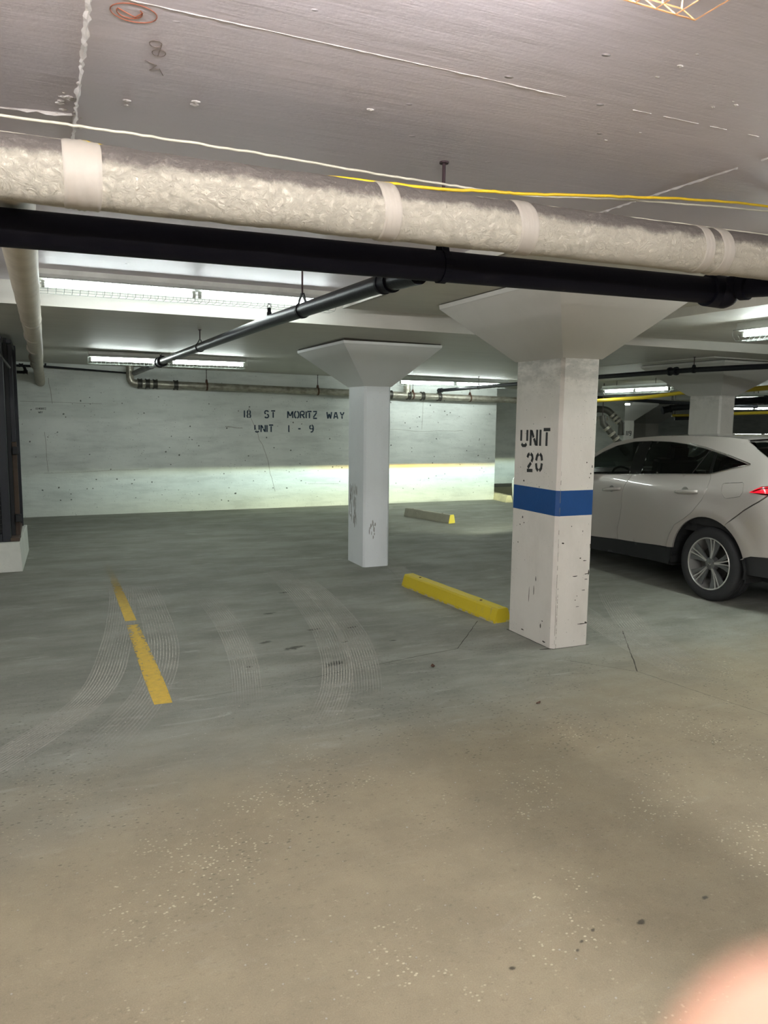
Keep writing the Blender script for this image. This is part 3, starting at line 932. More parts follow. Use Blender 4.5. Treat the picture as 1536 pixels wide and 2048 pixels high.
# black pipe on the right, running back along x = 6.9
rp = pipe_thing('black_pipe', 'thin black pipe crossing in front of the capital behind the SUV')
RP = [(6.9, 13.0, 2.157), (6.9, 10.4, 2.197), (6.9, 8.5, 2.228), (6.9, 6.8, 2.243), (6.9, 5.8, 2.232), (6.9, 2.0, 2.20)]
bm = bm_new()
tube(bm, RP, 0.030, 18)
new_obj('pipe_run', bm, M['black'], rp, True, 0.6)
coupling(rp, (6.9, 7.05, 2.242), (6.9, 7.17, 2.242), 0.034, M['black'], rim=0.016)
coupling(rp, (6.9, 12.95, 2.158), (6.9, 13.05, 2.156), 0.032, M['black'], 'end_cap', rim=0.014)
hanger(rp, 6.9, 6.79, SLAB(6.9, 6.79), 2.242, 0.030, M['black'], 'y', 0.03, 0.0055)
hanger(rp, 6.9, 11.6, SLAB(6.9, 11.6), 2.178, 0.030, M['black'], 'y', 0.03, 0.005)

# thin black pipes high on the back wall, far left
tp = pipe_thing('thin_black_pipe', 'thin black pipe high on the back wall left of the galvanised elbow')
bm = bm_new()
tube(bm, [(-3, 13.2, 2.372), (0.07, 13.2, 2.366), (1.30, 13.2, 2.306)], [0.020, 0.018, 0.012], 12)
tube(bm, [(0.08, 13.2, 2.37), (0.085, 13.2, 2.415)], 0.013, 10)
new_obj('pipe_run', bm, M['black'], tp, True, 0.6)
bm = bm_new()
tube(bm, [(-3, 13.15, 2.27), (-0.25, 13.15, 2.266)] + bend((-0.25, 13.15, 2.266), (-0.20, 13.15, 2.266), (-0.20, 13.15, 2.36), 0.03) + [(-0.22, 13.15, 2.36)], 0.022, 12)
new_obj('lower_run', bm, M['black'], tp, True, 0.6)
for x, zz_ in ((-0.26, 2.372), (-0.20, 2.27)):
    coupling(tp, (x - 0.03, 13.17, zz_), (x + 0.03, 13.17, zz_), 0.02, M['black'], rim=0.012)

# ---- pipes beyond the SUV
def drop_rod(t, x, y, z0):
    bm = bm_new()
    tube(bm, [(x, y, z0), (x, y, SLAB(x, y) + 0.02)], 0.008, 6)
    new_obj('hanger_rod', bm, M['rod'], t)

def simple_pipe(name, label, pts, r, mat, extra=None):
    t = pipe_thing(name, label)
    bm = bm_new()
    tube(bm, pts, r, 14)
    new_obj('pipe_run', bm, mat, t, True, 0.6)
    for q in (pts[0], pts[-1]):
        drop_rod(t, q[0], q[1], q[2])
    if extra:
        for (a, b) in extra:
            coupling(t, a, b, r, M['galv'] if mat is M['galv'] else M['black'], rim=0.02)
    return t
simple_pipe('yellow_gas_pipe', 'yellow pipe crossing under the twin tube light behind the blue-banded column', [(9.0, 11.52, 1.98), (9.25, 11.38, 1.99), (10.06, 11.02, 2.06), (10.67, 10.77, 2.15), (11.6, 10.4, 2.2)], 0.034, M['yellow_pipe'])
simple_pipe('black_pipe', 'thin black pipe just below the yellow pipe left of the column behind the SUV', [(10.0, 13.3, 2.13), (10.57, 13.01, 2.1), (11.21, 12.72, 2.06), (12.34, 12.21, 2.0), (13.6, 11.6, 1.95)], 0.035, M['black'])
simple_pipe('black_pipe', 'black pipe between the 119 column and the column behind the SUV', [(13.5, 13.9, 1.93), (13.87, 13.73, 1.965), (14.6, 13.3, 2.0)], 0.07, M['black'], [((13.3, 13.98, 1.87), (13.5, 13.9, 1.92))])
simple_pipe('yellow_gas_pipe', 'short yellow pipe seen low between two far columns', [(14.25, 14.64, 1.76), (14.64, 14.47, 1.77), (15.4, 14.1, 1.78)], 0.035, M['yellow_pipe'])
simple_pipe('grey_pipe', 'grey capped pipe under the short yellow pipe', [(14.3, 14.6, 1.69), (14.63, 14.46, 1.70), (15.4, 14.1, 1.72)], 0.045, M['black'])
simple_pipe('yellow_gas_pipe', 'upper yellow pipe at the right edge beyond the column behind the SUV', [(9.7, 8.98, 2.11), (10.1, 8.82, 2.15), (10.39, 8.69, 2.18), (11.5, 8.3, 2.25)], 0.04, M['yellow_pipe'])
simple_pipe('yellow_gas_pipe', 'lower yellow pipe at the right edge under the small far light', [(13.6, 12.7, 1.79), (13.99, 12.56, 1.81), (14.62, 12.28, 1.84), (16, 11.7, 1.88)], 0.035, M['yellow_pipe'])
simple_pipe('black_pipe', 'black pipe at the right edge between the far lights', [(10.2, 9.85, 1.96), (10.7, 9.63, 1.98), (11.25, 9.39, 2.02), (12.3, 9.0, 2.07)], 0.06, M['black'], [((11.2, 9.41, 2.015), (11.35, 9.35, 2.025))])
t = pipe_thing('elbow_pipe', 'offset galvanised pipe with ribbed couplings behind the blue-banded column')
bm = bm_new()
tube(bm, [(9.75, 12.2, 1.84), (9.94, 12.15, 1.85)] + bend((9.94, 12.15, 1.85), (10.1, 12.07, 1.84), (10.34, 11.93, 1.55), 0.08) + [(10.34, 11.93, 1.57), (10.34, 11.93, 1.35)], 0.065, 18)
new_obj('pipe_run', bm, M['galv_dark'], t, True, 0.6)
bm = bm_new()
tube(bm, [(9.68, 11.7, 1.72), (9.68, 11.68, 1.58), (9.95, 11.52, 1.22), (10.1, 11.44, 1.0)], 0.062, 18)
new_obj('lower_run', bm, M['galv_dark'], t, True, 0.6)
for f in (0.3, 0.5, 0.7):
    A, B = Vector((10.1, 12.07, 1.84)), Vector((10.34, 11.93, 1.55))
    coupling(t, A.lerp(B, f), A.lerp(B, f + 0.1), 0.066, M['galv'], rim=0.016)
for f in (0.2, 0.5, 0.75):
    A, B = Vector((9.68, 11.68, 1.58)), Vector((9.95, 11.52, 1.22))
    coupling(t, A.lerp(B, f), A.lerp(B, f + 0.1), 0.064, M['galv'], rim=0.016)
bm = bm_new()
tube(bm, [(9.5, 12.3, 1.70), (10.1, 12.05, 1.68)], 0.022, 10)
tube(bm, [(9.5, 12.3, 1.66), (10.1, 12.05, 1.64)], 0.018, 10)
new_obj('side_run', bm, M['galv'], t, True, 0.6)
drop_rod(t, 9.75, 12.2, 1.84)
drop_rod(t, 9.68, 11.7, 1.7)
drop_rod(t, 9.5, 12.3, 1.64)

# ---- cables above the insulated pipe
def cable(name, label, pts, r, mat, seed):
    rnd = random.Random(seed)
    P_ = [Vector(p) for p in pts]
    out = []
    for i in range(len(P_) - 1):
        p0, p1, p2, p3 = P_[max(i - 1, 0)], P_[i], P_[i + 1], P_[min(i + 2, len(P_) - 1)]
        m = 10
        for k in range(m):
            t = k / m
            v = 0.5 * ((2 * p1) + (p2 - p0) * t + (2 * p0 - 5 * p1 + 4 * p2 - p3) * t * t + (3 * p1 - p0 - 3 * p2 + p3) * t ** 3)
            out.append(v + Vector((0, rnd.uniform(-.0015, .0015), rnd.uniform(-.0015, .0015))))
    out.append(P_[-1])
    bm = bm_new()
    tube(bm, out, r, 8)
    o = new_obj(name, bm, mat, None, True)
    return tag(o, label, 'cable')
cable('white_cable', 'thin white cable sagging above the cream insulated pipe', [(-2.5, 2.52, 2.50), (-0.9, 2.52, 2.505), (-0.074, 2.515, 2.5), (0.175, 2.508, 2.5), (0.447, 2.505, 2.5), (0.751, 2.515, 2.5), (1.109, 2.536, 2.5), (1.368, 2.537, 2.5), (1.577, 2.537, 2.5), (1.8, 2.55, 2.515), (2.4, 2.57, 2.57), (3.6, 2.6, 2.64)], 0.0042, M['white_cable'], 3)
cable('yellow_cable', 'yellow cable lying along the top of the cream insulated pipe', [(0.10, 2.40, 2.405), (0.135, 2.39, 2.42), (0.30, 2.40, 2.412), (0.60, 2.41, 2.418), (0.84, 2.40, 2.424), (1.246, 2.385, 2.434), (1.45, 2.42, 2.46), (1.651, 2.45, 2.482), (2.1, 2.50, 2.54), (2.6, 2.56, 2.600), (3.1, 2.60, 2.634), (4.2, 2.6, 2.638)], 0.0055, M['yellow_cable'], 4)
cable('grey_cable', 'thin grey wire running tight along the upper edge of the cream pipe', [(-2.5, 2.42, 2.415), (-0.073, 2.443, 2.435), (0.17, 2.45, 2.437), (0.467, 2.45, 2.435), (0.85, 2.44, 2.43), (1.3, 2.42, 2.434), (1.9, 2.42, 2.44), (2.6, 2.42, 2.45), (4.0, 2.42, 2.46)], 0.0028, M['white_cable'], 5)

# ------------------------------------------------------------------ tube lights
def light_fixture(x, y, zt, length, axis, label, tube_mat, gmat, group='caged fluorescent tube lights', guard=True, drop=0.0, wing=0.098):
    """origin at the slab side, left/near end; runs along +x"""
    t = empty('tube_light', (x, y, zt), 0 if axis == 'x' else (PI / 2 if axis == 'y' else axis))
    tag(t, label, 'ceiling light', group)
    bm = bm_new()
    # spine box with sloping reflector sides
    W = 0.06
    prof = [(-W, 0.0), (-W, -0.034), (-wing, -0.066), (-wing + .002, -0.069), (-0.05, -0.062), (-0.035, -0.070), (0.035, -0.070), (0.05, -0.062), (wing - .002, -0.069), (wing, -0.066), (W, -0.034), (W, 0.0)]
    loft(bm, [[(0, p[0], p[1] - drop) for p in prof], [(length, p[0], p[1] - drop) for p in prof]])
    new_obj('housing', bm, M['fixture'], t)
    if drop > 0:
        for s in (0.2, 0.8):
            bm = bm_new()
            tube(bm, [(length * s, 0, 0.01), (length * s, 0, -drop)], 0.005, 6)
            new_obj('hanger_rod', bm, M['rod'], t)
    half = length / 2
    for i in range(2):
        a = 0.035 + i * half
        b = half - 0.035 + i * half
        bm = bm_new()
        tube(bm, [(a, 0, -0.098 - drop), (b, 0, -0.098 - drop)], 0.0175, 14)
        new_obj('lit_tube', bm, tube_mat, t, True, 0.6)
        for e in (a, b):
            bm = bm_new()
            s = -1 if e == a else 1
            bx(bm, min(e, e + s * 0.022), max(e, e + s * 0.022), -0.016, 0.016, -0.118 - drop, -0.06 - drop)
            new_obj('lamp_holder', bm, M['fixture_dark'], t)
    if guard:
        bm = bm_new()
        rw = 0.0017
        z0, z1, z2 = -0.066 - drop, -0.11 - drop, -0.15 - drop
        U = [(-0.10, z0), (-0.105, z1), (-0.065, z2), (0.065, z2), (0.105, z1), (0.10, z0)]
        for q in U[1:5] + [U[0], U[5]]:
            tube(bm, [(0, q[0], q[1]), (length, q[0], q[1])], rw, 4, False)
        m = int(length / 0.052)
        for i in range(m + 1):
            xx = length * i / m
            tube(bm, [(xx, q[0], q[1]) for q in U], rw * 0.85, 4, False)
        o = new_obj('wire_guard', bm, gmat, t)
    return t

light_fixture(0.02, 5.97, 2.65, 2.15, 'x', 'long caged tube light above the slanting pipe, in front of the ceiling step', M['tube_step'], M['guard'])
light_fixture(0.56, 10.4, SLAB(1.5, 10.4) - 0.005, 1.98, 'x', 'tube light above the elbow of the galvanised pipe near the back wall', M['tube_cool'], M['guard'])
light_fixture(5.72, 12.3, SLAB(6.8, 12.3) - 0.005, 2.2, 'x', 'tube light between the slim column and the blue-banded column', M['tube_cool'], M['guard'])
light_fixture(5.45, 2.5, 2.49, 2.36, 'y', 'tube light at the upper right edge above the parked SUV', M['tube_side'], M['guard'], wing=0.075)
light_fixture(9.17, 9.5, SLAB(9.2, 10), 1.81, math.atan2(1.8, 0.2), 'tube light just right of the blue-banded column, above the yellow pipe', M['tube_dim'], M['guard'], drop=0.09)
light_fixture(13.2, 9.6, SLAB(13.2, 11), 2.2, 'y', 'tube light at the right edge beyond the column behind the SUV', M['tube_dim'], M['guard'], guard=False, drop=0.08)
light_fixture(18.3, 14.9, SLAB(14, 15.5), 1.6, 'y', 'smallest far light, low at the right edge', M['tube_dim'], M['guard'], guard=False, drop=0.16)
light_fixture(13.9, 18.0, SLAB(14, 18), 2.0, 'x', 'far light beyond the 119 column, hidden above the SUV roof', M['tube_dim'], M['guard'], guard=False, drop=0.05)
light_fixture(-0.88, 1.24, 2.65, 2.15, 'x', 'caged tube light overhead, only its copper-toned guard corner in view', M['tube_near'], M['guard_rust'])
light_fixture(3.2, -1.2, 2.65, 2.15, 'y', 'unseen fill tube light added overhead behind the viewer', M['tube_fill'], M['guard'], guard=False)  # added out of view to raise the ambient light
light_fixture(-3.4, 0.0, 2.65, 2.15, 'y', 'unseen fill tube light added overhead left of the viewer', M['tube_fill'], M['guard'], guard=False)  # added fill from the left, never in frame
light_fixture(-4.5, 6.0, 2.65, 2.15, 'x', 'unseen fill tube light added overhead beyond the steel cage at the left', M['tube_dim'], M['guard'], guard=False)  # unseen extra fixture, added as fill for the left bay
light_fixture(-0.5, -3.4, 2.65, 2.15, 'x', 'unseen fill tube light added overhead well behind the viewer', M['tube_fill'], M['guard'], guard=False)  # another unseen fill fixture added at the back
light_fixture(9.5, 1.0, 2.49, 2.15, 'y', 'unseen fill tube light added over the aisle to the right of the view', M['tube_cool'], M['guard'], guard=False)  # unseen fixture added to fill the right side

# ------------------------------------------------------------------ steel cage on a curb, far left
bm = bm_new()
hexa(bm, [(-4, 8.80, 0), (-0.245, 8.80, 0), (-0.205, 10.15, 0), (-4, 10.15, 0), (-4, 8.80, 0.315), (-0.262, 8.80, 0.315), (-0.215, 10.15, 0.315), (-4, 10.15, 0.315)])
bmesh.ops.bevel(bm, geom=list(bm.edges), offset=0.006, segments=1, affect='EDGES')
tag(new_obj('concrete_curb', bm, M['curb']), 'white-painted concrete curb under the dark steel cage', 'curb')
cg = empty('steel_cage', (-0.3, 8.9, 0.315))
tag(cg, 'dark steel mesh cage at the left edge, standing on the white curb', 'cage')
def cpart(name, x0, x1, y0, y1, z0, z1, mat):
    bm = bm_new()
    bx(bm, x0 + 0.3, x1 + 0.3, y0 - 8.9, y1 - 8.9, z0 - 0.315, z1 - 0.315)
    bmesh.ops.bevel(bm, geom=list(bm.edges), offset=0.004, segments=1, affect='EDGES')
    return new_obj(name, bm, mat, cg)
cpart('post', -0.425, -0.345, 8.86, 8.94, 0.315, 2.43, M['cage'])
cpart('post', -0.345, -0.305, 9.06, 9.12, 0.315, 2.43, M['panel_black'])
cpart('post', -0.305, -0.258, 9.10, 9.15, 0.315, 1.35, M['cage_brown'])
cpart('post', -0.305, -0.262, 9.10, 9.15, 1.35, 2.40, M['cage'])
cpart('post', -0.30, -0.25, 10.05, 10.10, 0.315, 2.43, M['cage'])
cpart('bottom_rail', -4.0, -0.425, 8.87, 8.93, 0.315, 0.40, M['cage'])
cpart('bottom_rail', -0.36, -0.262, 8.86, 10.1, 0.315, 0.352, M['cage_brown'])
cpart('top_rail', -4.0, -0.345, 8.87, 8.93, 2.37, 2.43, M['cage'])
cpart('top_rail', -0.31, -0.262, 8.94, 10.1, 2.37, 2.41, M['cage'])
cpart('latch', -0.30, -0.243, 9.02, 9.09, 1.22, 1.30, M['panel_black'])
cpart('latch', -0.30, -0.243, 9.02, 9.09, 0.50, 0.58, M['panel_black'])
bm = bm_new()
tube(bm, [(-0.10, -0.06, 1.98), (0.02, 0.02, 1.80)], 0.012, 8)
new_obj('brace', bm, M['mesh'], cg)
bm = bm_new()
bx(bm, -3.6, -0.125, 0.03, 0.04, 0.08, 2.06)
new_obj('backing_sheet', bm, M['panel_black'], cg)
bm = bm_new()
bx(bm, -0.055, -0.045, 0.04, 1.15, 0.03, 2.06)
new_obj('backing_sheet', bm, M['panel_black'], cg)
bm = bm_new()
i = 0
zb, zt_ = 0.08, 2.06
for k in range(70):
    x0 = -3.6 + k * 0.05
    tube(bm, [(x0, 0.015, zb), (x0, 0.015, zt_)], 0.0022, 4, False)
for k in range(40):
    z0 = zb + k * 0.05
    tube(bm, [(-3.6, 0.010, z0), (-0.125, 0.010, z0)], 0.0022, 4, False)
o = new_obj('wire_mesh', bm, M['mesh'], cg)
o['kind'] = 'stuff'
bm = bm_new()
bx(bm, -3.6, -3.55, -0.03, 0.03, 0.0, 2.1)
new_obj('post', bm, M['cage'], cg)

# ------------------------------------------------------------------ wheel stops
def wheel_stop(loc, rz, L, w, h, mats, label, end_mat=None, holes=True):
    t = empty('wheel_stop', loc, rz)
    tag(t, label, 'wheel stop')
    bm = bm_new()
    prof = [(-w / 2, 0), (-w / 2, 0.02), (-w * 0.34, h - 0.015), (-w * 0.27, h), (w * 0.27, h), (w * 0.34, h - 0.015), (w / 2, 0.02), (w / 2, 0)]
    n = 24
    rnd = random.Random(int(L * 100))
    rings = []
    for i in range(n + 1):
        y = L * i / n
        rings.append([(p[0] * rnd.uniform(0.985, 1.01), y, p[1] * (1 if p[1] < 0.01 else rnd.uniform(0.985, 1.01))) for p in prof])
    loft(bm, rings)
    new_obj('block', bm, mats, t)
    if end_mat:
        bm = bm_new()
        loft(bm, [[(p[0] * 1.01, -0.003, p[1] * 1.01) for p in prof], [(p[0] * 1.01, 0.004, p[1] * 1.01) for p in prof]])
        new_obj('painted_end', bm, end_mat, t)['label'] = 'yellow painted end face'
    if holes:
        for yy in (0.2 * L, 0.86 * L):
            bm = bm_new()
            tube(bm, [(0, yy, h - 0.004), (0, yy, h + 0.003)], 0.012, 10)
            new_obj('pin', bm, M['rust'], t)
    return t
wheel_stop((3.40, 5.233, 0), math.atan2(0.115, 1.53), 1.54, 0.165, 0.12, M['stop_yellow'], 'long yellow-painted concrete wheel stop running behind the blue-banded column')
ws = wheel_stop((5.86, 10.56, 0), math.atan2(0.28, 1.05), 1.09, 0.13, 0.135, M['stop_grey'], 'bare grey concrete wheel stop with a yellow end, near the back wall', M['stop_end'])
bm = bm_new()
bmesh.ops.create_uvsphere(bm, u_segments=10, v_segments=6, radius=0.012, matrix=Matrix.Translation((-0.055, 0.78, 0.08)))
new_obj('bolt_head', bm, M['tape'], ws)
wheel_stop((8.38, 12.80, 0), -0.1, 1.2, 0.15, 0.14, M['stop_cream'], 'cream wheel stop just left of the blue band, at the dark recess')

# ------------------------------------------------------------------ floor marks
def ribbon(name, left, right, z, mat, parent=None, sub=12):
    """left/right: matching lists of (x, y); smooth ribbon with uv (u across, v along)"""
    def cr(pts):
        P_ = [Vector((p[0], p[1], 0)) for p in pts]
        out = []
        for i in range(len(P_) - 1):
            p0, p1, p2, p3 = P_[max(i - 1, 0)], P_[i], P_[i + 1], P_[min(i + 2, len(P_) - 1)]
            for k in range(sub):
                t = k / sub
                out.append(0.5 * ((2 * p1) + (p2 - p0) * t + (2 * p0 - 5 * p1 + 4 * p2 - p3) * t * t + (3 * p1 - p0 - 3 * p2 + p3) * t ** 3))
        out.append(P_[-1])
        return out
    A, B = cr(left), cr(right)
    bm = bm_new()
    uvl = bm.loops.layers.uv.new('UVMap')
    n = len(A)
    va = [bm.verts.new((p.x, p.y, z)) for p in A]
    vb_ = [bm.verts.new((p.x, p.y, z)) for p in B]
    for i in range(n - 1):
        f = bm.faces.new((va[i], vb_[i], vb_[i + 1], va[i + 1]))
        for lp, uv in zip(f.loops, ((0, i / (n - 1)), (1, i / (n - 1)), (1, (i + 1) / (n - 1)), (0, (i + 1) / (n - 1)))):
            lp[uvl].uv = uv
    me = bpy.data.meshes.new(name)
    bm.normal_update()
    bm.to_mesh(me)
    bm.free()
    o = bpy.data.objects.new(name, me)
    COL.objects.link(o)
    me.materials.append(mat)
    o.parent = parent
    return o
pl = ribbon('parking_line', [(0.530, 4.44), (0.528, 4.8), (0.535, 5.5), (0.548, 6.25)], [(0.632, 4.435), (0.640, 4.8), (0.642, 5.5), (0.640, 6.25)], 0.0015, M['line'])
tag(pl, 'bright worn yellow parking line painted on the floor at left, nearer piece', 'floor marking')
pl2 = ribbon('parking_line', [(0.552, 6.38), (0.556, 7.2), (0.560, 8.3), (0.52, 9.6)], [(0.640, 6.38), (0.640, 7.2), (0.635, 8.3), (0.60, 9.6)], 0.0015, M['line_far'])
tag(pl2, 'fading far piece of the yellow parking line, beyond the gap', 'floor marking')

def tmark(l, r, zz_):
    return ribbon('tyre_mark', l, r, zz_, M['tyre_mark'], floor)
tmark([(0.52, 7.9), (0.46, 7.0), (0.31, 5.76), (0.10, 4.76), (-0.30, 4.1), (-1.0, 3.2)], [(0.80, 7.9), (0.72, 7.0), (0.56, 5.8), (0.38, 4.85), (0.02, 4.15), (-0.7, 3.2)], 0.0010)
tmark([(0.70, 7.8), (0.68, 6.8), (0.60, 5.6), (0.42, 4.7), (0.0, 3.9)], [(0.98, 7.8), (0.95, 6.8), (0.86, 5.5), (0.62, 4.5), (0.25, 3.7)], 0.0012)
tmark([(2.12, 8.2), (2.06, 7.3), (1.93, 6.06), (1.74, 5.08), (1.50, 4.35), (1.12, 3.65)], [(2.40, 8.2), (2.34, 7.2), (2.18, 5.95), (1.96, 4.95), (1.70, 4.25), (1.34, 3.6)], 0.0010)
tmark([(2.26, 7.9), (2.18, 6.6), (2.02, 5.5), (1.82, 4.7), (1.60, 4.1)], [(2.54, 7.9), (2.44, 6.5), (2.27, 5.4), (2.04, 4.6), (1.80, 4.0)], 0.0012)
tmark([(1.2, 7.0), (1.18, 6.0), (1.08, 5.0), (0.9, 4.1)], [(1.45, 7.0), (1.42, 6.0), (1.3, 5.0), (1.1, 4.1)], 0.0011)
tmark([(4.9, 5.9), (4.5, 5.3), (4.1, 4.6), (3.85, 3.7)], [(5.0, 5.6), (4.7, 5.1), (4.35, 4.4), (4.1, 3.6)], 0.0010)
tmark([(4.3, 5.9), (4.05, 5.1), (3.85, 4.4), (3.7, 3.6)], [(4.55, 5.8), (4.3, 5.0), (4.08, 4.3), (3.92, 3.5)], 0.0012)
tmark([(3.7, 9.5), (3.4, 7.5), (3.0, 6.2)], [(3.95, 9.5), (3.62, 7.4), (3.2, 6.1)], 0.0010)

def joint(pts, w=0.006, seed=0, name='floor_joint'):
    rnd = random.Random(seed)
    bm = bm_new()
    for a, b in zip(pts, pts[1:]):
        A, B = Vector((a[0], a[1], 0)), Vector((b[0], b[1], 0))
        m = max(2, int((B - A).length / 0.06))
        d = (B - A).normalized()
        s = Vector((-d.y, d.x, 0))
        L = [A.lerp(B, i / m) + s * rnd.uniform(-.003, .003) for i in range(m + 1)]
        W_ = [w * rnd.uniform(0.4, 1.1) for _ in L]
        for i in range(m):
            v = [bm.verts.new(q) for q in (L[i] - s * W_[i] / 2, L[i + 1] - s * W_[i + 1] / 2, L[i + 1] + s * W_[i + 1] / 2, L[i] + s * W_[i] / 2)]
            for q in v:
                q.co.z = 0.0008
            bm.faces.new(v)
    return new_obj(name, bm, M['crack'], floor)
joint([(0.677, 4.447), (1.404, 4.524)], 0.003, 1)
joint([(1.404, 4.524), (2.705, 4.745)], 0.006, 2)
joint([(2.705, 4.745), (3.235, 5.35)], 0.007, 3)
joint([(2.705, 4.745), (3.294, 4.202)], 0.002, 4)
joint([(3.294, 4.202), (3.578, 3.851)], 0.005, 5)
joint([(3.578, 3.851), (4.16, 4.667)], 0.009, 6)
joint([(3.578, 3.851), (3.746, 2.971), (3.85, 2.2)], 0.004, 7)
joint([(3.45, 4.47), (3.25, 4.5)], 0.02, 8)
joint([(3.33, 4.5), (3.325, 5.05)], 0.012, 9)
joint([(3.34, 4.47), (3.67, 4.47)], 0.012, 10)
joint([(-0.2, 13.34), (8.3, 13.34)], 0.03, 11)

def stain(x, y, rx, ry, rz=0.0):
    bm = bm_new()
    uvl = bm.loops.layers.uv.new('UVMap')
    vs = []
    for (u, v) in ((0, 0), (1, 0), (1, 1), (0, 1)):
        a, b = (u - .5) * 2 * rx, (v - .5) * 2 * ry
        vs.append(bm.verts.new((x + a * math.cos(rz) - b * math.sin(rz), y + a * math.sin(rz) + b * math.cos(rz), 0.0006)))
    f = bm.faces.new(vs)
    for lp, uv in zip(f.loops, ((0, 0), (1, 0), (1, 1), (0, 1))):
        lp[uvl].uv = uv
    me = bpy.data.meshes.new('oil_stain')
    bm.to_mesh(me)
    bm.free()
    o = bpy.data.objects.new('oil_stain', me)
    COL.objects.link(o)
    me.materials.append(M['stain'])
    o.parent = floor
for s in ((1.775, 1.83, .045, .022, .3), (2.08, 1.845, .03, .018, .2), (1.255, 1.815, .022, .018, 0), (1.49, 1.80, .02, .012, .4), (1.53, 1.83, .02, .012, .4), (1.60, 1.86, .02, .012, .4),
          (1.6, 5.2, .18, .07, .2), (1.9, 5.6, .14, .05, .1), (2.2, 5.55, .10, .04, .3), (1.45, 5.4, .12, .05, .3), (1.7, 6.2, .12, .06, .1), (2.05, 6.9, .15, .05, .1), (1.75, 4.75, .16, .08, .3), (2.35, 5.1, .06, .03, 0), (1.2, 4.9, .05, .03, 0), (2.0, 5.2, .07, .03, .3)):
    stain(*s)
bm = bm_new()
rnd = random.Random(31)
for i in range(520):
    x = rnd.gauss(1.2, 1.3)
    y = rnd.uniform(1.2, 4.4)
    r = rnd.uniform(0.0012, 0.0035)
    bmesh.ops.create_icosphere(bm, subdivisions=1, radius=r, matrix=Matrix.Translation((x, y, r * 0.5)) @ Matrix.Diagonal((rnd.uniform(.8, 1.5), rnd.uniform(.8, 1.5), .6, 1)))
tag(new_obj('grit', bm, M['tape']), 'loose pale grit scattered over the near floor', 'grit', kind='stuff')
# dead leaf fragments
for i, (x, y, s, a, lab) in enumerate(((2.62, 3.62, 0.022, 0.4, 'dark curled scrap lying on the floor below the blue-banded column'), (2.35, 4.45, 0.03, 1.2, 'brown leaf scrap on the floor left of the blue-banded column foot'))):
    bm = bm_new()
    pts = []
    m = 10
    for k in range(m + 1):
        t = -1 + 2 * k / m
        wv = (1 - t * t) * 0.5
        pts.append([(t * s, -wv * s, 0.004 + 0.25 * s * t * t), (t * s, 0, 0.002 + 0.1 * s * t * t), (t * s, wv * s, 0.004 + 0.25 * s * t * t)])
    loft(bm, pts, cap=False, closed=False)
    o = new_obj('leaf_scrap', bm, M['rust'])
    o.location = (x, y, 0.0)
    o.rotation_euler = (0, 0, a)
    tag(o, lab, 'leaf')

# ------------------------------------------------------------------ THE SUV
XC = 6.49
def interp(v, xs_, ys_):
    if v <= xs_[0]: return ys_[0]
    for a, b, c, d in zip(xs_, xs_[1:], ys_, ys_[1:]):
        if v <= b:
            return c + (d - c) * (v - a) / (b - a)
    return ys_[-1]
DZ = [.2, .45, .62, .8, .92, 1.0, 1.08, 1.15, 1.3, 1.42, 1.50, 1.53]
DD = [.06, .03, .015, .0, .0, .008, .03, .055, .115, .175, .24, .30]
def smooth_tab(v):
    return 0.25 * interp(v - .03, DZ, DD) + 0.5 * interp(v, DZ, DD) + 0.25 * interp(v + .03, DZ, DD)
def SX(y, z):
    s = min(max((5.8 - y) / 1.0, 0), 1)
    s = s * s * (3 - 2 * s)
    d = smooth_tab(z - .07 * s)
    # arch flare
    for cy in (5.215, 7.80):
        r = math.hypot(y - cy, z - .36)
        d -= .014 * math.exp(-((r - .47) / .07) ** 2)
    if y < 4.75: d += .22 * ((4.75 - y) / .5) ** 2
    if y > 8.2: d += .20 * ((y - 8.2) / .55) ** 2
    return 5.56 + d

def inpoly(p, poly):
    c = False
    n = len(poly)
    for i in range(n):
        (x1, y1), (x2, y2) = poly[i], poly[(i + 1) % n]
        if (y1 > p[1]) != (y2 > p[1]) and p[0] < (x2 - x1) * (p[1] - y1) / (y2 - y1) + x1:
            c = not c
    return c
def segd(p, poly):
    m = 9
    n = len(poly)
    for i in range(n):
        (x1, y1), (x2, y2) = poly[i], poly[(i + 1) % n]
        dx, dy = x2 - x1, y2 - y1
        L = dx * dx + dy * dy
        t = 0 if L == 0 else max(0, min(1, ((p[0] - x1) * dx + (p[1] - y1) * dy) / L))
        m = min(m, math.hypot(p[0] - x1 - t * dx, p[1] - y1 - t * dy))
    return m
def densify(poly, step=0.03):
    out = []
    for i in range(len(poly)):
        a, b = poly[i], poly[(i + 1) % len(poly)]
        L = math.hypot(b[0] - a[0], b[1] - a[1])
        m = max(1, int(L / step))
        out += [(a[0] + (b[0] - a[0]) * k / m, a[1] + (b[1] - a[1]) * k / m) for k in range(m)]
    return out
def inset(poly, d):
    n = len(poly)
    area = sum(poly[i][0] * poly[(i + 1) % n][1] - poly[(i + 1) % n][0] * poly[i][1] for i in range(n))
    sg = 1 if area > 0 else -1
    out = []
    for i in range(n):
        a, b, c = poly[i - 1], poly[i], poly[(i + 1) % n]
        def nrm(p, q):
            L = math.hypot(q[0] - p[0], q[1] - p[1]) or 1
            return (-(q[1] - p[1]) / L * sg, (q[0] - p[0]) / L * sg)
        n1, n2 = nrm(a, b), nrm(b, c)
        k = 1 + n1[0] * n2[0] + n1[1] * n2[1]
        k = max(k, 0.5)
        out.append((b[0] + (n1[0] + n2[0]) / k * d, b[1] + (n1[1] + n2[1]) / k * d))
    return out
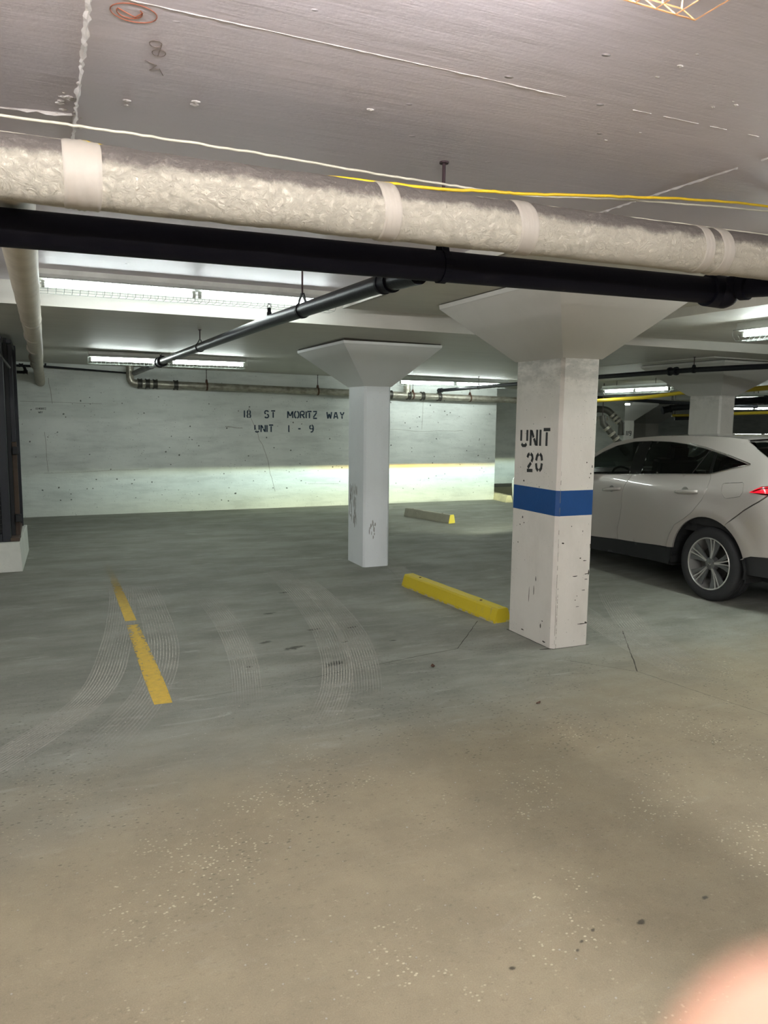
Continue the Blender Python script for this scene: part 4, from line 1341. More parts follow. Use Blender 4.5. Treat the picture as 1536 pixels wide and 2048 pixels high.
def panel(name, poly, mat, parent, side=1, holes=(), gap=0.0025, off=0.0, step=0.035, depth=0.02, rim=True, fx=None):
    """body panel in the (y, z) plane draped on the flank surface; side 1 = left, -1 = right"""
    poly = densify(inset(poly, gap) if gap else list(poly), step)
    holes = [densify(h, step) for h in holes]
    verts, edges = [], []
    for ring in [poly] + holes:
        k = len(verts)
        verts += ring
        edges += [(k + i, k + (i + 1) % len(ring)) for i in range(len(ring))]
    ys = [p[0] for p in poly]
    zs = [p[1] for p in poly]
    y = min(ys) + step * .5
    row = 0
    while y < max(ys):
        z = min(zs) + step * (.5 if row % 2 else .25)
        while z < max(zs):
            if inpoly((y, z), poly) and not any(inpoly((y, z), h) for h in holes) and segd((y, z), poly) > step * .4 and all(segd((y, z), h) > step * .4 for h in holes):
                verts.append((y, z))
            z += step
        y += step
        row += 1
    r = delaunay_2d_cdt([Vector(v) for v in verts], edges, [], 0, 1e-5)
    V, F = r[0], r[2]
    bm = bm_new()
    F_ = fx or SX
    bv = []
    for v in V:
        x = F_(v.x, v.y) + off
        bv.append(bm.verts.new((x if side == 1 else 2 * XC - x, v.x, v.y)))
    for f in F:
        c = ((V[f[0]].x + V[f[1]].x + V[f[2]].x) / 3, (V[f[0]].y + V[f[1]].y + V[f[2]].y) / 3)
        if inpoly(c, poly) and not any(inpoly(c, h) for h in holes):
            bm.faces.new([bv[i] for i in f])
    for v in [v for v in bm.verts if not v.link_faces]:
        bm.verts.remove(v)
    if rim:
        be = [e for e in bm.edges if e.is_boundary]
        mp = {}
        dx = depth if side == 1 else -depth
        for e in be:
            for v in e.verts:
                if v not in mp:
                    mp[v] = (bm.verts.new(v.co), bm.verts.new(v.co + Vector((dx, 0, 0))))
        for e in be:
            a, b = e.verts
            bm.faces.new((mp[a][0], mp[b][0], mp[b][1], mp[a][1]))
    return new_obj(name, bm, mat, parent, True)

def mk_car_paint():
    n = NT('pearl_silver_paint')
    fl = n.noise(900, 2, 0.5)
    col = n.mix(n.ramp(fl, 0.3, 0.7), lin((196, 190, 184)), lin((180, 174, 168)))
    return n.fin(col, 0.32, None, 0.35, Coat_Weight=1.0, Coat_Roughness=0.04)
M['car'] = mk_car_paint()
def mk_glass():
    n = NT('tinted_glass')
    tr = n.node('ShaderNodeBsdfTransparent')
    tr.inputs[0].default_value = (0.20, 0.23, 0.22, 1)
    gl = n.node('ShaderNodeBsdfGlossy')
    gl.inputs['Roughness'].default_value = 0.02
    ge = n.node('ShaderNodeNewGeometry')
    dt = n.node('ShaderNodeVectorMath', operation='DOT_PRODUCT')
    n.link(ge.outputs['Normal'], dt.inputs[0])
    n.link(ge.outputs['Incoming'], dt.inputs[1])
    fc = n.math('SUBTRACT', 1.0, n.math('ABSOLUTE', dt.outputs['Value']), clamp=True)
    fr = n.math('ADD', 0.045, n.math('MULTIPLY', n.math('POWER', fc, 5.0), 0.95), clamp=True)
    mx_ = n.node('ShaderNodeMixShader')
    n.link(fr, mx_.inputs[0])
    n.link(tr.outputs[0], mx_.inputs[1])
    n.link(gl.outputs[0], mx_.inputs[2])
    n.link(mx_.outputs[0], n.out.inputs[0])
    return n.m
M['glass'] = mk_glass()
M['cup'] = plain('shaded_handle_cup_paint', (112, 110, 106), 0.3, 0.3)
M['black_gloss'] = plain('gloss_black_trim', (16, 17, 18), 0.15)
M['cladding'] = plain('black_plastic_cladding', (28, 29, 31), 0.55, 0, 0.2, 200)
M['rubber'] = plain('tyre_rubber', (36, 37, 39), 0.75, 0, 0.15, 60)
M['chrome'] = plain('chrome_trim', (210, 210, 206), 0.12, 1.0)
M['alloy'] = plain('machined_alloy', (206, 206, 202), 0.28, 0.65)
M['alloy_dark'] = plain('grey_alloy_face', (112, 114, 114), 0.32, 0.5)
M['cabin'] = plain('dark_cabin', (26, 27, 28), 0.8)
M['seat'] = plain('dark_leather', (40, 40, 41), 0.5, 0, 0.2, 30)
M['disc'] = plain('brake_disc', (70, 68, 66), 0.4, 0.8)
def mk_tail():
    n = NT('red_tail_lens')
    return n.fin(lin((190, 10, 16)), 0.1, None, 0, Coat_Weight=1.0, Emission_Color=(1, 0.01, 0.03, 1), Emission_Strength=0.55)
M['tail'] = mk_tail()
M['tail_dark'] = plain('dark_red_lens', (90, 6, 10), 0.1)
M['head_lens'] = emitter('lit_headlamp_lens', (0.95, 1.0, 1.0), 6.0)

car = empty('parked_suv', (XC, 6.5, 0))
tag(car, 'pale silver SUV parked at right with its tail light lit', 'car')
CP = empty('car_frame')          # parts are modelled in world space and then handed to the car
parts = []

gapF = [(6.251, 1.101), (6.30, 1.03), (6.345, .952), (6.356, .85), (6.357, .757), (6.39, .62), (6.43, .51), (6.43, .44), (6.423, .391)]
gapR = [(5.249, 1.187), (5.226, 1.144), (5.235, 1.05), (5.272, .948), (5.38, .81), (5.48, .735), (5.595, .664), (5.665, .56), (5.70, .47), (5.707, .428)]
ARC_R = (5.215, .36, .425)
def archpts(c, a0, a1, n=18):
    return [(c[0] + c[2] * math.cos(math.radians(a0 + (a1 - a0) * i / n)), c[1] + c[2] * math.sin(math.radians(a0 + (a1 - a0) * i / n))) for i in range(n + 1)]
dlo = [(7.35, 1.045), (6.887, 1.062), (6.25, 1.107), (5.70, 1.15), (5.253, 1.184), (4.87, 1.292), (5.135, 1.355), (5.41, 1.404), (5.65, 1.436), (5.9, 1.452), (6.2, 1.452), (6.42, 1.435), (6.654, 1.382), (6.82, 1.312), (6.976, 1.225), (7.35, 1.058)]
E_Y = [4.90, 5.0, 5.3, 5.7, 6.1, 6.4, 6.734, 6.85, 6.991, 7.3, 7.68]
E_Z = [1.492, 1.510, 1.524, 1.522, 1.505, 1.478, 1.413, 1.345, 1.262, 1.16, 1.045]
def EZ(y): return interp(y, E_Y, E_Z)
def roofx(y, z):
    return SX(y, min(z, 1.50))
arc_r = archpts(ARC_R, 10, 170)
ARC_F = (7.80, .36, .425)
arc_f = archpts(ARC_F, 10, 170)

def arcs_between(c, y_from_ang, y_to_ang):
    return archpts(c, y_from_ang, y_to_ang)

def build_side(side):
    cap = []
    # front door
    p = [(7.38, .325), (7.38, 1.036), (6.887, 1.056)] + gapF
    o = panel('front_door', p, M['car'], car, side); parts.append(o); cap.append(o)
    fd = o
    p = list(reversed(gapF))
    p = [(5.70, 1.143)] + [gapF[0]] + gapF[1:] + list(reversed(gapR))
    # rear door: belt, front gap, sill, rear gap
    p = gapF + [(6.1, .405), (5.9, .418)] + list(reversed(gapR)) + [(5.6, 1.158), (5.9, 1.132)]
    o = panel('rear_door', p, M['car'], car, side); parts.append(o)
    rd = o
    # quarter, roof rail and pillars in one pressing
    arcR = archpts(ARC_R, 11, 120, 18)
    top = [(y, EZ(y)) for y in (4.98, 5.2, 5.5, 5.8, 6.1, 6.4, 6.6, 6.734, 6.85, 6.991, 7.3, 7.62)]
    outer = [(7.62, 1.03), (6.887, 1.058), (6.25, 1.103), (5.9, 1.134), (5.6, 1.160), (5.249, 1.187)] + gapR[1:] + [(5.634, .434)] + arcR + [(5.0, .74), (4.92, .81), (4.80, .905), (4.66, .995), (4.61, 1.045), (4.766, 1.057), (4.668, 1.116), (4.5, 1.14), (4.40, 1.145), (4.40, 1.20), (4.693, 1.356), (4.854, 1.434), (4.955, 1.484)] + top
    fuel = [(5.073, 1.100), (5.06, 1.112), (4.865, 1.137), (4.845, 1.128), (4.835, 1.05), (4.86, 1.01), (5.0, .978), (5.03, .985), (5.068, 1.03)]
    o = panel('body_side', outer, M['car'], car, side, holes=[dlo, fuel], gap=0.001); parts.append(o)
    o = panel('fuel_door', fuel, M['car'], car, side, gap=0.003); parts.append(o)
    # bumper corner
    arcB = archpts(ARC_R, 123, 166, 8)
    p = [(5.005, .735)] + [(4.92, .80), (4.80, .895), (4.66, .985), (4.60, 1.035), (4.59, 1.058), (4.40, 1.058), (4.40, .525), (4.72, .50), (4.80, .47), (4.84, .45)] + list(reversed(arcB))
    o = panel('rear_bumper_corner', p, M['car'], car, side, gap=0.0015); parts.append(o)
    p = [(4.40, .525), (4.72, .50), (4.80, .47), (4.835, .455), (4.80, .33), (4.40, .33)]
    o = panel('lower_bumper_corner', p, M['cladding'], car, side, off=0.012, gap=0.0); parts.append(o)
    # tail lamp wrapping the corner
    p = [(4.768, 1.058), (4.668, 1.112), (4.5, 1.137), (4.40, 1.142), (4.40, 1.061), (4.597, 1.060)]
    o = panel('tail_lamp', p, M['tail'], car, side, off=-0.006, gap=0.0015, step=0.02); parts.append(o)
    p = [(4.745, 1.068), (4.66, 1.106), (4.5, 1.130), (4.40, 1.134), (4.40, 1.124), (4.5, 1.120), (4.65, 1.094), (4.72, 1.066)]
    b = panel('dark_lens_edge', p, M['tail_dark'], car, side, off=-0.008, gap=0.0, step=0.02); parts.append(b)
    # sill cladding
    p = [(5.66, .425), (5.9, .415), (6.423, .388), (6.903, .345), (7.38, .32), (7.385, .21), (6.9, .215), (5.70, .26), (5.64, .36)]
    o = panel('sill', p, M['cladding'], car, side, off=0.008, gap=0.0, depth=0.1); parts.append(o)
    # front fender and bumper side
    arcF = archpts(ARC_F, 5, 172, 20)
    p = [(7.385, .32), (7.385, 1.04), (7.62, 1.028), (8.1, .98), (8.45, .90), (8.60, .84), (8.60, .40), (8.225, .40)] + arcF
    o = panel('front_fender', p, M['car'], car, side); parts.append(o)
    p = [(8.235, .40), (8.60, .40), (8.60, .20), (8.26, .22)]
    o = panel('lower_front_corner', p, M['cladding'], car, side, off=0.01, gap=0.0); parts.append(o)
    # glass
    fg = [(7.33, 1.05), (6.887, 1.067), (6.31, 1.108), (6.335, 1.432), (6.42, 1.428), (6.654, 1.375), (6.82, 1.305), (6.976, 1.219), (7.33, 1.056)]
    rg = [(6.145, 1.12), (5.70, 1.155), (5.268, 1.190), (5.285, 1.378), (5.41, 1.397), (5.65, 1.429), (5.9, 1.445), (6.165, 1.446)]
    qg = [(5.235, 1.196), (4.92, 1.290), (5.135, 1.348), (5.255, 1.370)]
    for nm, g in (('front_window', fg), ('rear_window', rg), ('quarter_window', qg)):
        o = panel(nm, g, M['glass'], car, side, off=0.006, gap=0.0, rim=False); parts.append(o)
    # black pillar covers and window surround
    pil = [(6.31, 1.108), (6.145, 1.12), (6.165, 1.446), (6.335, 1.432)]
    o = panel('pillar_cover', pil, M['black_gloss'], car, side, off=0.002, gap=-0.004, step=0.02, rim=False); parts.append(o)
    pil = [(5.268, 1.19), (5.235, 1.196), (5.255, 1.37), (5.285, 1.378)]
    o = panel('pillar_cover', pil, M['black_gloss'], car, side, off=0.002, gap=-0.002, step=0.015, rim=False); parts.append(o)
    # divider bar in the rear window
    bm = bm_new()
    pts = [(5.47, 1.172), (5.36, 1.388)]
    tube(bm, [((SX(*q) + 0.004) if side == 1 else 2 * XC - SX(*q) - 0.004, q[0], q[1]) for q in pts], 0.006, 6)
    o = new_obj('window_divider', bm, M['black_gloss'], car); parts.append(o)
    # bright trim round the window line
    tr = [(7.35, 1.045), (6.887, 1.058), (6.25, 1.103), (5.70, 1.146), (5.245, 1.180), (5.05, 1.238), (4.84, 1.296), (4.865, 1.304), (5.135, 1.366), (5.41, 1.415), (5.65, 1.447)]
    bm = bm_new()
    tube(bm, [((SX(*q) - 0.003) if side == 1 else 2 * XC - SX(*q) + 0.003, q[0], q[1]) for q in tr], 0.0045, 8)
    o = new_obj('window_trim', bm, M['chrome'], car, True); parts.append(o)
    # door handles, each with its recess
    for (door, ya, za, yb, zb, yc, zc_) in ((fd, 6.645, .906, 6.375, .943, 6.523, .925), (rd, 5.606, .984, 5.334, 1.010, 5.498, .995)):
        bm = bm_new()
        n = 10
        pts, rr = [], []
        for i in range(n + 1):
            t = i / n
            y = ya + (yb - ya) * t
            z = za + (zb - za) * t
            x = SX(y, z) - 0.030 * math.sin(PI * min(max(t, .02), .98)) ** 0.5
            pts.append((x if side == 1 else 2 * XC - x, y, z))
            rr.append(0.009 + 0.012 * math.sin(PI * (0.12 + 0.70 * t)))
        tube(bm, pts, rr, 12)
        h = new_obj('door_handle', bm, M['car'], door, True)
        bm = bm_new()
        x = SX(yc, zc_)
        for v in range(12):
            pass
        mtx = Matrix.Translation((x + 0.012 if side == 1 else 2 * XC - x - 0.012, yc, zc_)) @ Matrix.Diagonal((0.30, 1.0, 0.82, 1))
        bmesh.ops.create_uvsphere(bm, u_segments=20, v_segments=12, radius=0.056, matrix=mtx)
        h = new_obj('handle_cup', bm, M['cup'], door, True)
    # crease highlight line along the doors is part of the pressing
    return fd, rd
build_side(1)
build_side(-1)

def cross(name, rows, mat, nx=18, crown=0.0, smooth=True, thick=0.0, y_pow=0.0):
    """rows: list of (y, z, xl) or (y, z, xl, yside, zside): strip lofted across the car"""
    bm = bm_new()
    rings = []
    for r in rows:
        y, z, xl = r[:3]
        ys, zs_ = (r[3], r[4]) if len(r) > 3 else (y, z)
        ring = []
        for i in range(nx + 1):
            u = -1 + 2 * i / nx
            w = abs(u) ** 3.2
            x = XC + u * (XC - xl)
            ring.append((x, y + (ys - y) * w, z + (zs_ - z) * (u * u if len(r) > 5 else w) + crown * (1 - u * u)))
        rings.append(ring)
    loft(bm, rings, cap=False, closed=False)
    o = new_obj(name, bm, mat, car, smooth)
    parts.append(o)
    return o
# roof
rows = []
for y in (4.955, 5.0, 5.1, 5.3, 5.5, 5.7, 5.9, 6.1, 6.3, 6.5, 6.62, 6.734):
    z_ = EZ(y)
    rows.append((y, z_, SX(y, z_) + 0.001))
cross('roof', rows, M['car'], 24, 0.022)
# windscreen
rows = []
for y in (6.734, 6.85, 6.991, 7.15, 7.3, 7.5, 7.66):
    z_ = EZ(y)
    rows.append((y + 0.03, z_ + 0.012, SX(y, z_) + 0.004, y, z_))
cross('windscreen', rows, M['glass'], 20)
# bonnet and nose
rows = []
for y, z_ in ((7.64, 1.045), (7.8, 1.028), (8.1, .985), (8.35, .935), (8.5, .90), (8.60, .85)):
    rows.append((y + (0.12 if y > 8.3 else 0.03), z_ + 0.02, SX(y, z_ - .015) + 0.002, y, z_ - 0.012))
cross('bonnet', rows, M['car'], 22)
rows = []
for z_, yf in ((.86, 8.74), (.80, 8.78), (.68, 8.80), (.55, 8.80), (.40, 8.78)):
    rows.append((yf, z_, SX(8.6, z_) + 0.002, 8.6, z_))
cross('front_bumper', rows, M['car'], 22)
rows = []
for z_, yf in ((.40, 8.775), (.30, 8.75), (.20, 8.70)):
    rows.append((yf, z_, SX(8.6, z_) + 0.012, 8.6, z_))
cross('lower_grille', rows, M['cladding'], 22)
# rear end
rows = []
for z_, yr in ((1.06, 4.22), (1.0, 4.19), (.85, 4.15), (.70, 4.13), (.60, 4.13), (.525, 4.15)):
    rows.append((yr, z_, SX(4.4, z_) + 0.001, 4.4, z_))
cross('rear_bumper', rows, M['car'], 22)
rows = []
for z_, yr in ((.525, 4.165), (.45, 4.17), (.33, 4.21)):
    rows.append((yr, z_, SX(4.4, z_) + 0.013, 4.4, z_))
cross('lower_bumper', rows, M['cladding'], 22)
rows = []
for z_, yr in ((1.142, 4.26), (1.12, 4.24), (1.09, 4.225), (1.06, 4.22)):
    rows.append((yr, z_, SX(4.4, z_) - 0.004, 4.4, z_))
cross('light_bar', rows, M['tail'], 22)
rows = []
for z_, yr in ((1.20, 4.34), (1.17, 4.29), (1.142, 4.26)):
    rows.append((yr, z_, SX(4.4, z_) + 0.001, 4.4, z_))
cross('tailgate', rows, M['car'], 22)
hl = [(4.40, 1.20), (4.55, 1.28), (4.693, 1.356), (4.78, 1.40), (4.854, 1.434)]
rows = [(y - 0.07, z_ - 0.0, SX(y, z_) + 0.006, y, z_) for y, z_ in hl]
cross('rear_screen', rows, M['glass'], 20)
rows = [(4.955, 1.496, SX(4.955, 1.484) - 0.0, 4.955, 1.486), (4.86, 1.502, SX(4.86, 1.47) - .0, 4.86, 1.482), (4.74, 1.506, SX(4.80, 1.48), 4.79, 1.490), (4.60, 1.500, SX(4.80, 1.48) + .03, 4.70, 1.488), (4.595, 1.485, SX(4.80, 1.48) + .035, 4.70, 1.470), (4.70, 1.46, SX(4.80, 1.46) + .03, 4.76, 1.450), (4.80, 1.42, SX(4.854, 1.434) + .004, 4.854, 1.433)]
cross('spoiler', rows, M['car'], 20, 0.012)
# shark fin
bm = bm_new()
loft(bm, [[(XC - .022, 5.10, 1.535), (XC + .022, 5.10, 1.535), (XC + .022, 4.93, 1.53), (XC - .022, 4.93, 1.53)], [(XC - .004, 5.0, 1.585), (XC + .004, 5.0, 1.585), (XC + .004, 4.935, 1.595), (XC - .004, 4.935, 1.595)]])
parts.append(new_obj('aerial_fin', bm, M['car'], car, True))
# underbody, wheel housings, cabin
bm = bm_new()
bx(bm, 5.86, 7.12, 4.35, 8.55, .24, .62)
bx(bm, 5.66, 7.32, 5.70, 7.30, .24, .60)
bx(bm, 5.78, 7.20, 4.36, 4.74, .36, .90)
bx(bm, 5.80, 7.18, 8.26, 8.62, .24, .80)
bx(bm, 5.68, 7.30, 7.36, 7.42, .5, .98)
parts.append(new_obj('underbody', bm, M['cladding'], car))
for cy in (5.215, 7.80):
    for sgn in (1, -1):
        bm = bm_new()
        x0, x1 = (5.585, 5.90) if sgn == 1 else (2 * XC - 5.90, 2 * XC - 5.585)
        n = 22
        ra = [(cy + .437 * math.cos(math.radians(-10 + 200 * k / n)), .36 + .437 * math.sin(math.radians(-10 + 200 * k / n))) for k in range(n + 1)]
        loft(bm, [[(x0, p[0], p[1]) for p in ra], [(x1, p[0], p[1]) for p in ra]], cap=False, closed=False)
        xi = x1 if sgn == 1 else x0
        c = bm.verts.new((xi, cy, .36))
        vs = [bm.verts.new((xi, p[0], p[1])) for p in ra]
        for k in range(n):
            bm.faces.new((c, vs[k], vs[k + 1]))
        parts.append(new_obj('wheel_housing', bm, M['cabin'], car))
bm = bm_new()
bx(bm, 5.66, 7.32, 4.5, 7.4, .62, .70)
bx(bm, 5.62, 5.70, 4.9, 7.4, .70, 1.02)
bx(bm, 7.28, 7.36, 4.9, 7.4, .70, 1.02)
bx(bm, 5.85, 7.13, 4.55, 5.05, .70, 1.12)
parts.append(new_obj('cabin_floor', bm, M['cabin'], car))
bm = bm_new()
prof = [(7.05, .8), (7.0, 1.0), (7.08, 1.06), (7.6, 1.02), (7.6, .8)]
loft(bm, [[(5.66, p[0], p[1]) for p in prof], [(7.32, p[0], p[1]) for p in prof]])
parts.append(new_obj('dashboard', bm, M['cabin'], car))
bm = bm_new()
c = Vector((6.05, 6.88, .98))
ax = Vector((0, -0.85, 0.5)).normalized()
u_ = Vector((1, 0, 0))
v_ = ax.cross(u_)
n = 24
rings = []
for k in range(n + 1):
    a = 2 * PI * k / n
    ct = c + (u_ * math.cos(a) + v_ * math.sin(a)) * .17
    d = (u_ * math.cos(a) + v_ * math.sin(a))
    rings.append([ct + (d * math.cos(b * PI / 3) + ax * math.sin(b * PI / 3)) * .013 for b in range(6)])
loft(bm, rings, cap=False)
tube(bm, [c + u_ * .16, c - u_ * .16], .014, 6)
tube(bm, [c, c - ax * .12], .03, 8)
parts.append(new_obj('steering_wheel', bm, M['cabin'], car, True))
def seat(x0, x1, y0, rear=False):
    bm = bm_new()
    def blk(cx, cy, cz, sx, sy, sz, rx=0.0):
        m = Matrix.Translation((cx, cy, cz)) @ Matrix.Rotation(rx, 4, 'X') @ Matrix.Diagonal((sx, sy, sz, 1))
        r = bmesh.ops.create_cube(bm, size=1.0, matrix=m)
        bmesh.ops.bevel(bm, geom=list({e for v in r['verts'] for e in v.link_edges}), offset=0.03, segments=3, affect='EDGES')
    w = x1 - x0
    cx = (x0 + x1) / 2
    blk(cx, y0 + .20, .80, w, .50, .16)
    blk(cx, y0 - .08, 1.02, w, .13, .52, 0.2)
    if rear:
        for q in (0.2, 0.8):
            blk(x0 + w * q, y0 - .14, 1.32, .24, .10, .15, 0.15)
    else:
        blk(cx, y0 - .15, 1.33, .25, .10, .17, 0.15)
    parts.append(new_obj('seat', bm, M['seat'], car, True, 0.7))
seat(5.78, 6.32, 6.25)
seat(6.66, 7.20, 6.25)
seat(5.78, 7.20, 5.35, True)

def wheel(cy, side):
    w = empty('wheel', (5.60 if side == 1 else 2 * XC - 5.60, cy, .347), 0 if side == 1 else PI)
    w.parent = car
    parts.append(w)
    R, r_ = .347, .246
    # tyre, lathe about x, origin at the outer face, body towards +x
    def lathe(prof, name, mat, seg=64, closed=True, smooth=True, flat=0.6):
        bm = bm_new()
        rings = []
        for (x, rad) in prof:
            rings.append([(x, rad * math.cos(2 * PI * k / seg), rad * math.sin(2 * PI * k / seg)) for k in range(seg)])
        loft(bm, rings, cap=False)
        if closed:
            pass
        return new_obj(name, bm, mat, w, smooth, flat)
    lathe([(.035, r_ - .004), (.012, r_ + .002), (.002, r_ + .02), (0.0, r_ + .05), (.006, r_ + .075), (.018, R - .010), (.030, R - .003), (.045, R), (.066, R), (.068, R - .008), (.074, R - .008), (.076, R), (.11, R), (.112, R - .008), (.118, R - .008), (.12, R), (.155, R), (.157, R - .008), (.163, R - .008), (.165, R), (.19, R), (.21, R - .012), (.225, r_ + .06), (.22, r_), (.2, r_ - .01)], 'tyre', M['rubber'])
    lathe([(.012, r_ + .001), (.008, r_ - .004), (.012, r_ - .012), (.03, r_ - .016), (.20, r_ - .03)], 'rim_barrel', M['alloy'])
    lathe([(.10, .0), (.10, .16), (.105, .165), (.115, .165)], 'brake_disc', M['disc'], 40)
    lathe([(.20, .0), (.20, r_ - .02)], 'rim_back', M['cabin'], 40)
    # spokes: ten wide grey blades with machined ribs, in five groups
    def bar(bm, a0, a1, r0, r1, w0, w1, x0, x1, th):
        rings = []
        for t in (0, .3, .6, 1):
            rr = r0 + (r1 - r0) * t
            a = math.radians(a0 + (a1 - a0) * t)
            ww = (w0 + (w1 - w0) * t) / 2
            xx = x0 + (x1 - x0) * t + 0.010 * math.sin(PI * t)
            d = Vector((0, math.cos(a), math.sin(a)))
            s = Vector((0, -math.sin(a), math.cos(a)))
            c = d * rr
            rings.append([c + s * ww + Vector((xx, 0, 0)), c - s * ww + Vector((xx, 0, 0)), c - s * ww * .8 + Vector((xx + th, 0, 0)), c + s * ww * .8 + Vector((xx + th, 0, 0))])
        loft(bm, rings)
    for g in range(5):
        base = 90 + 72 * g + 7
        bm = bm_new()
        bar(bm, base - 3, base - 5.5, .05, r_ - .012, .012, .013, .034, .016, .02)
        bar(bm, base + 3, base + 5.5, .05, r_ - .012, .012, .013, .034, .016, .02)
        new_obj('spoke_pair', bm, M['alloy'], w)
        bm = bm_new()
        bar(bm, base - 12, base - 17, .055, r_ - .012, .014, .050, .040, .022, .02)
        bar(bm, base + 12, base + 17, .055, r_ - .012, .014, .050, .040, .022, .02)
        new_obj('wide_spoke_pair', bm, M['alloy_dark'], w)
    lathe([(.028, 0.0), (.028, .024), (.032, .030), (.036, .055), (.060, .066), (.085, .066)], 'hub', M['alloy_dark'], 32)
    bm = bm_new()
    for k in range(5):
        a = 2 * PI * k / 5 + .3
        tube(bm, [(.030, .044 * math.cos(a), .044 * math.sin(a)), (.048, .044 * math.cos(a), .044 * math.sin(a))], .008, 6)
    new_obj('wheel_nut', bm, M['chrome'], w)
    bm = bm_new()
    # oval emblem on the cap
    for (a_, b_) in ((.017, .011), (.006, .010), (.012, .005)):
        rings = []
        for k in range(25):
            a = 2 * PI * k / 24
            c = Vector((.027, a_ * math.cos(a), b_ * math.sin(a)))
            d = Vector((0, math.cos(a), math.sin(a)))
            rings.append([c + d * .0012, c + Vector((-.001, 0, 0)), c - d * .0012, c + Vector((.001, 0, 0))])
        loft(bm, rings, cap=False)
    new_obj('cap_emblem', bm, M['chrome'], w)
for cy in (5.205, 7.80):
    for s_ in (1, -1):
        wheel(cy, s_)
# mirrors
for side in (1, -1):
    bm = bm_new()
    x = 5.50 if side == 1 else 2 * XC - 5.50
    m = Matrix.Translation((x, 6.93, 1.10)) @ Matrix.Diagonal((0.10, 0.07, 0.075, 1))
    bmesh.ops.create_uvsphere(bm, u_segments=20, v_segments=12, radius=1.0, matrix=m)
    tube(bm, [(x, 6.93, 1.06), (5.62 if side == 1 else 2 * XC - 5.62, 6.95, 1.04)], .02, 8)
    parts.append(new_obj('door_mirror', bm, M['car'], car, True))
# head lamps
for side in (1, -1):
    bm = bm_new()
    x = 5.93 if side == 1 else 2 * XC - 5.93
    m = Matrix.Translation((x, 8.70, .735)) @ Matrix.Diagonal((0.10, 0.06, 0.035, 1))
    bmesh.ops.create_uvsphere(bm, u_segments=16, v_segments=10, radius=1.0, matrix=m)
    parts.append(new_obj('headlamp', bm, M['head_lens'], car, True))
# rear exhaust / mud flap
bm = bm_new()
bx(bm, 5.64, 5.84, 4.80, 4.815, .24, .50)
parts.append(new_obj('mud_flap', bm, M['cladding'], car))
inv = Matrix.Translation((-XC, -6.5, 0))
for o in list(car.children):
    if o.type == 'MESH':
        o.data.transform(inv)
        for c in o.children:
            if c.type == 'MESH':
                c.data.transform(inv)
    else:
        o.location = Vector(o.location) + Vector((-XC, -6.5, 0))
bpy.data.objects.remove(CP)

# headlamp beams of the SUV: low beam with a flat cut-off
def headlight(x, azim=0.0):
    ld = bpy.data.lights.new('headlamp_beam', 'SPOT')
    ld.energy = HEADLIGHT_WATT
    ld.spot_size = math.radians(118)
    ld.spot_blend = 0.6
    ld.shadow_soft_size = 0.02
    ld.use_nodes = True
    nt = ld.node_tree
    em = nt.nodes['Emission']
    ge = nt.nodes.new('ShaderNodeNewGeometry')
    sx = nt.nodes.new('ShaderNodeSeparateXYZ')
    nt.links.new(ge.outputs['Incoming'], sx.inputs[0])
    mr = nt.nodes.new('ShaderNodeMapRange')
    nt.links.new(sx.outputs[2], mr.inputs[0])
    mr.inputs[1].default_value = -0.20
    mr.inputs[2].default_value = 0.02
    def pos(v): return (v + 0.20) / 0.22
    body = ((-0.165, (0.12, 0.14, 0.10)), (-0.15, (0.50, 0.54, 0.36)), (-0.11, (0.48, 0.56, 0.40)), (-0.05, (0.62, 0.80, 0.72)))
    ramps = []
    for tail in (((-0.024, (0.95, 1.15, 1.15)), (-0.016, (1.0, 1.12, 0.95)), (-0.012, (1.15, 0.95, 0.2)), (-0.008, (1.1, 0.74, 0.0)), (-0.001, (1.0, 0.58, 0.0))),
                 ((-0.024, (0.72, 0.90, 0.82)), (-0.010, (0.66, 0.80, 0.66)), (-0.003, (0.40, 0.46, 0.30)))):
        cr = nt.nodes.new('ShaderNodeValToRGB')
        nt.links.new(mr.outputs[0], cr.inputs[0])
        el = cr.color_ramp.elements
        el[0].position = pos(-0.195)
        el[0].color = (0.07, 0.075, 0.06, 1)
        el[1].position = pos(0.005)
        el[1].color = (0, 0, 0, 1)
        for v, c in body + tail:
            e = el.new(pos(v))
            e.color = c + (1,)
        ramps.append(cr)
    dv = nt.nodes.new('ShaderNodeMath')
    dv.operation = 'DIVIDE'
    nt.links.new(sx.outputs[0], dv.inputs[0])
    nt.links.new(sx.outputs[1], dv.inputs[1])
    ab = nt.nodes.new('ShaderNodeMath')
    ab.operation = 'ABSOLUTE'
    nt.links.new(dv.outputs[0], ab.inputs[0])
    az = nt.nodes.new('ShaderNodeMapRange')
    az.inputs[1].default_value = 0.10
    az.inputs[2].default_value = 0.36
    nt.links.new(ab.outputs[0], az.inputs[0])
    mx_ = nt.nodes.new('ShaderNodeMix')
    mx_.data_type = 'RGBA'
    nt.links.new(az.outputs[0], mx_.inputs[0])
    nt.links.new(ramps[0].outputs[0], mx_.inputs[6])
    nt.links.new(ramps[1].outputs[0], mx_.inputs[7])
    nt.links.new(mx_.outputs[2], em.inputs[0])
    lo = bpy.data.objects.new('headlamp_beam', ld)
    COL.objects.link(lo)
    lo.location = (x, 8.84, 0.735)
    lo.rotation_euler = (PI / 2, 0, azim)
    return lo
headlight(5.93, 0.05)
headlight(2 * XC - 5.93, -0.02)

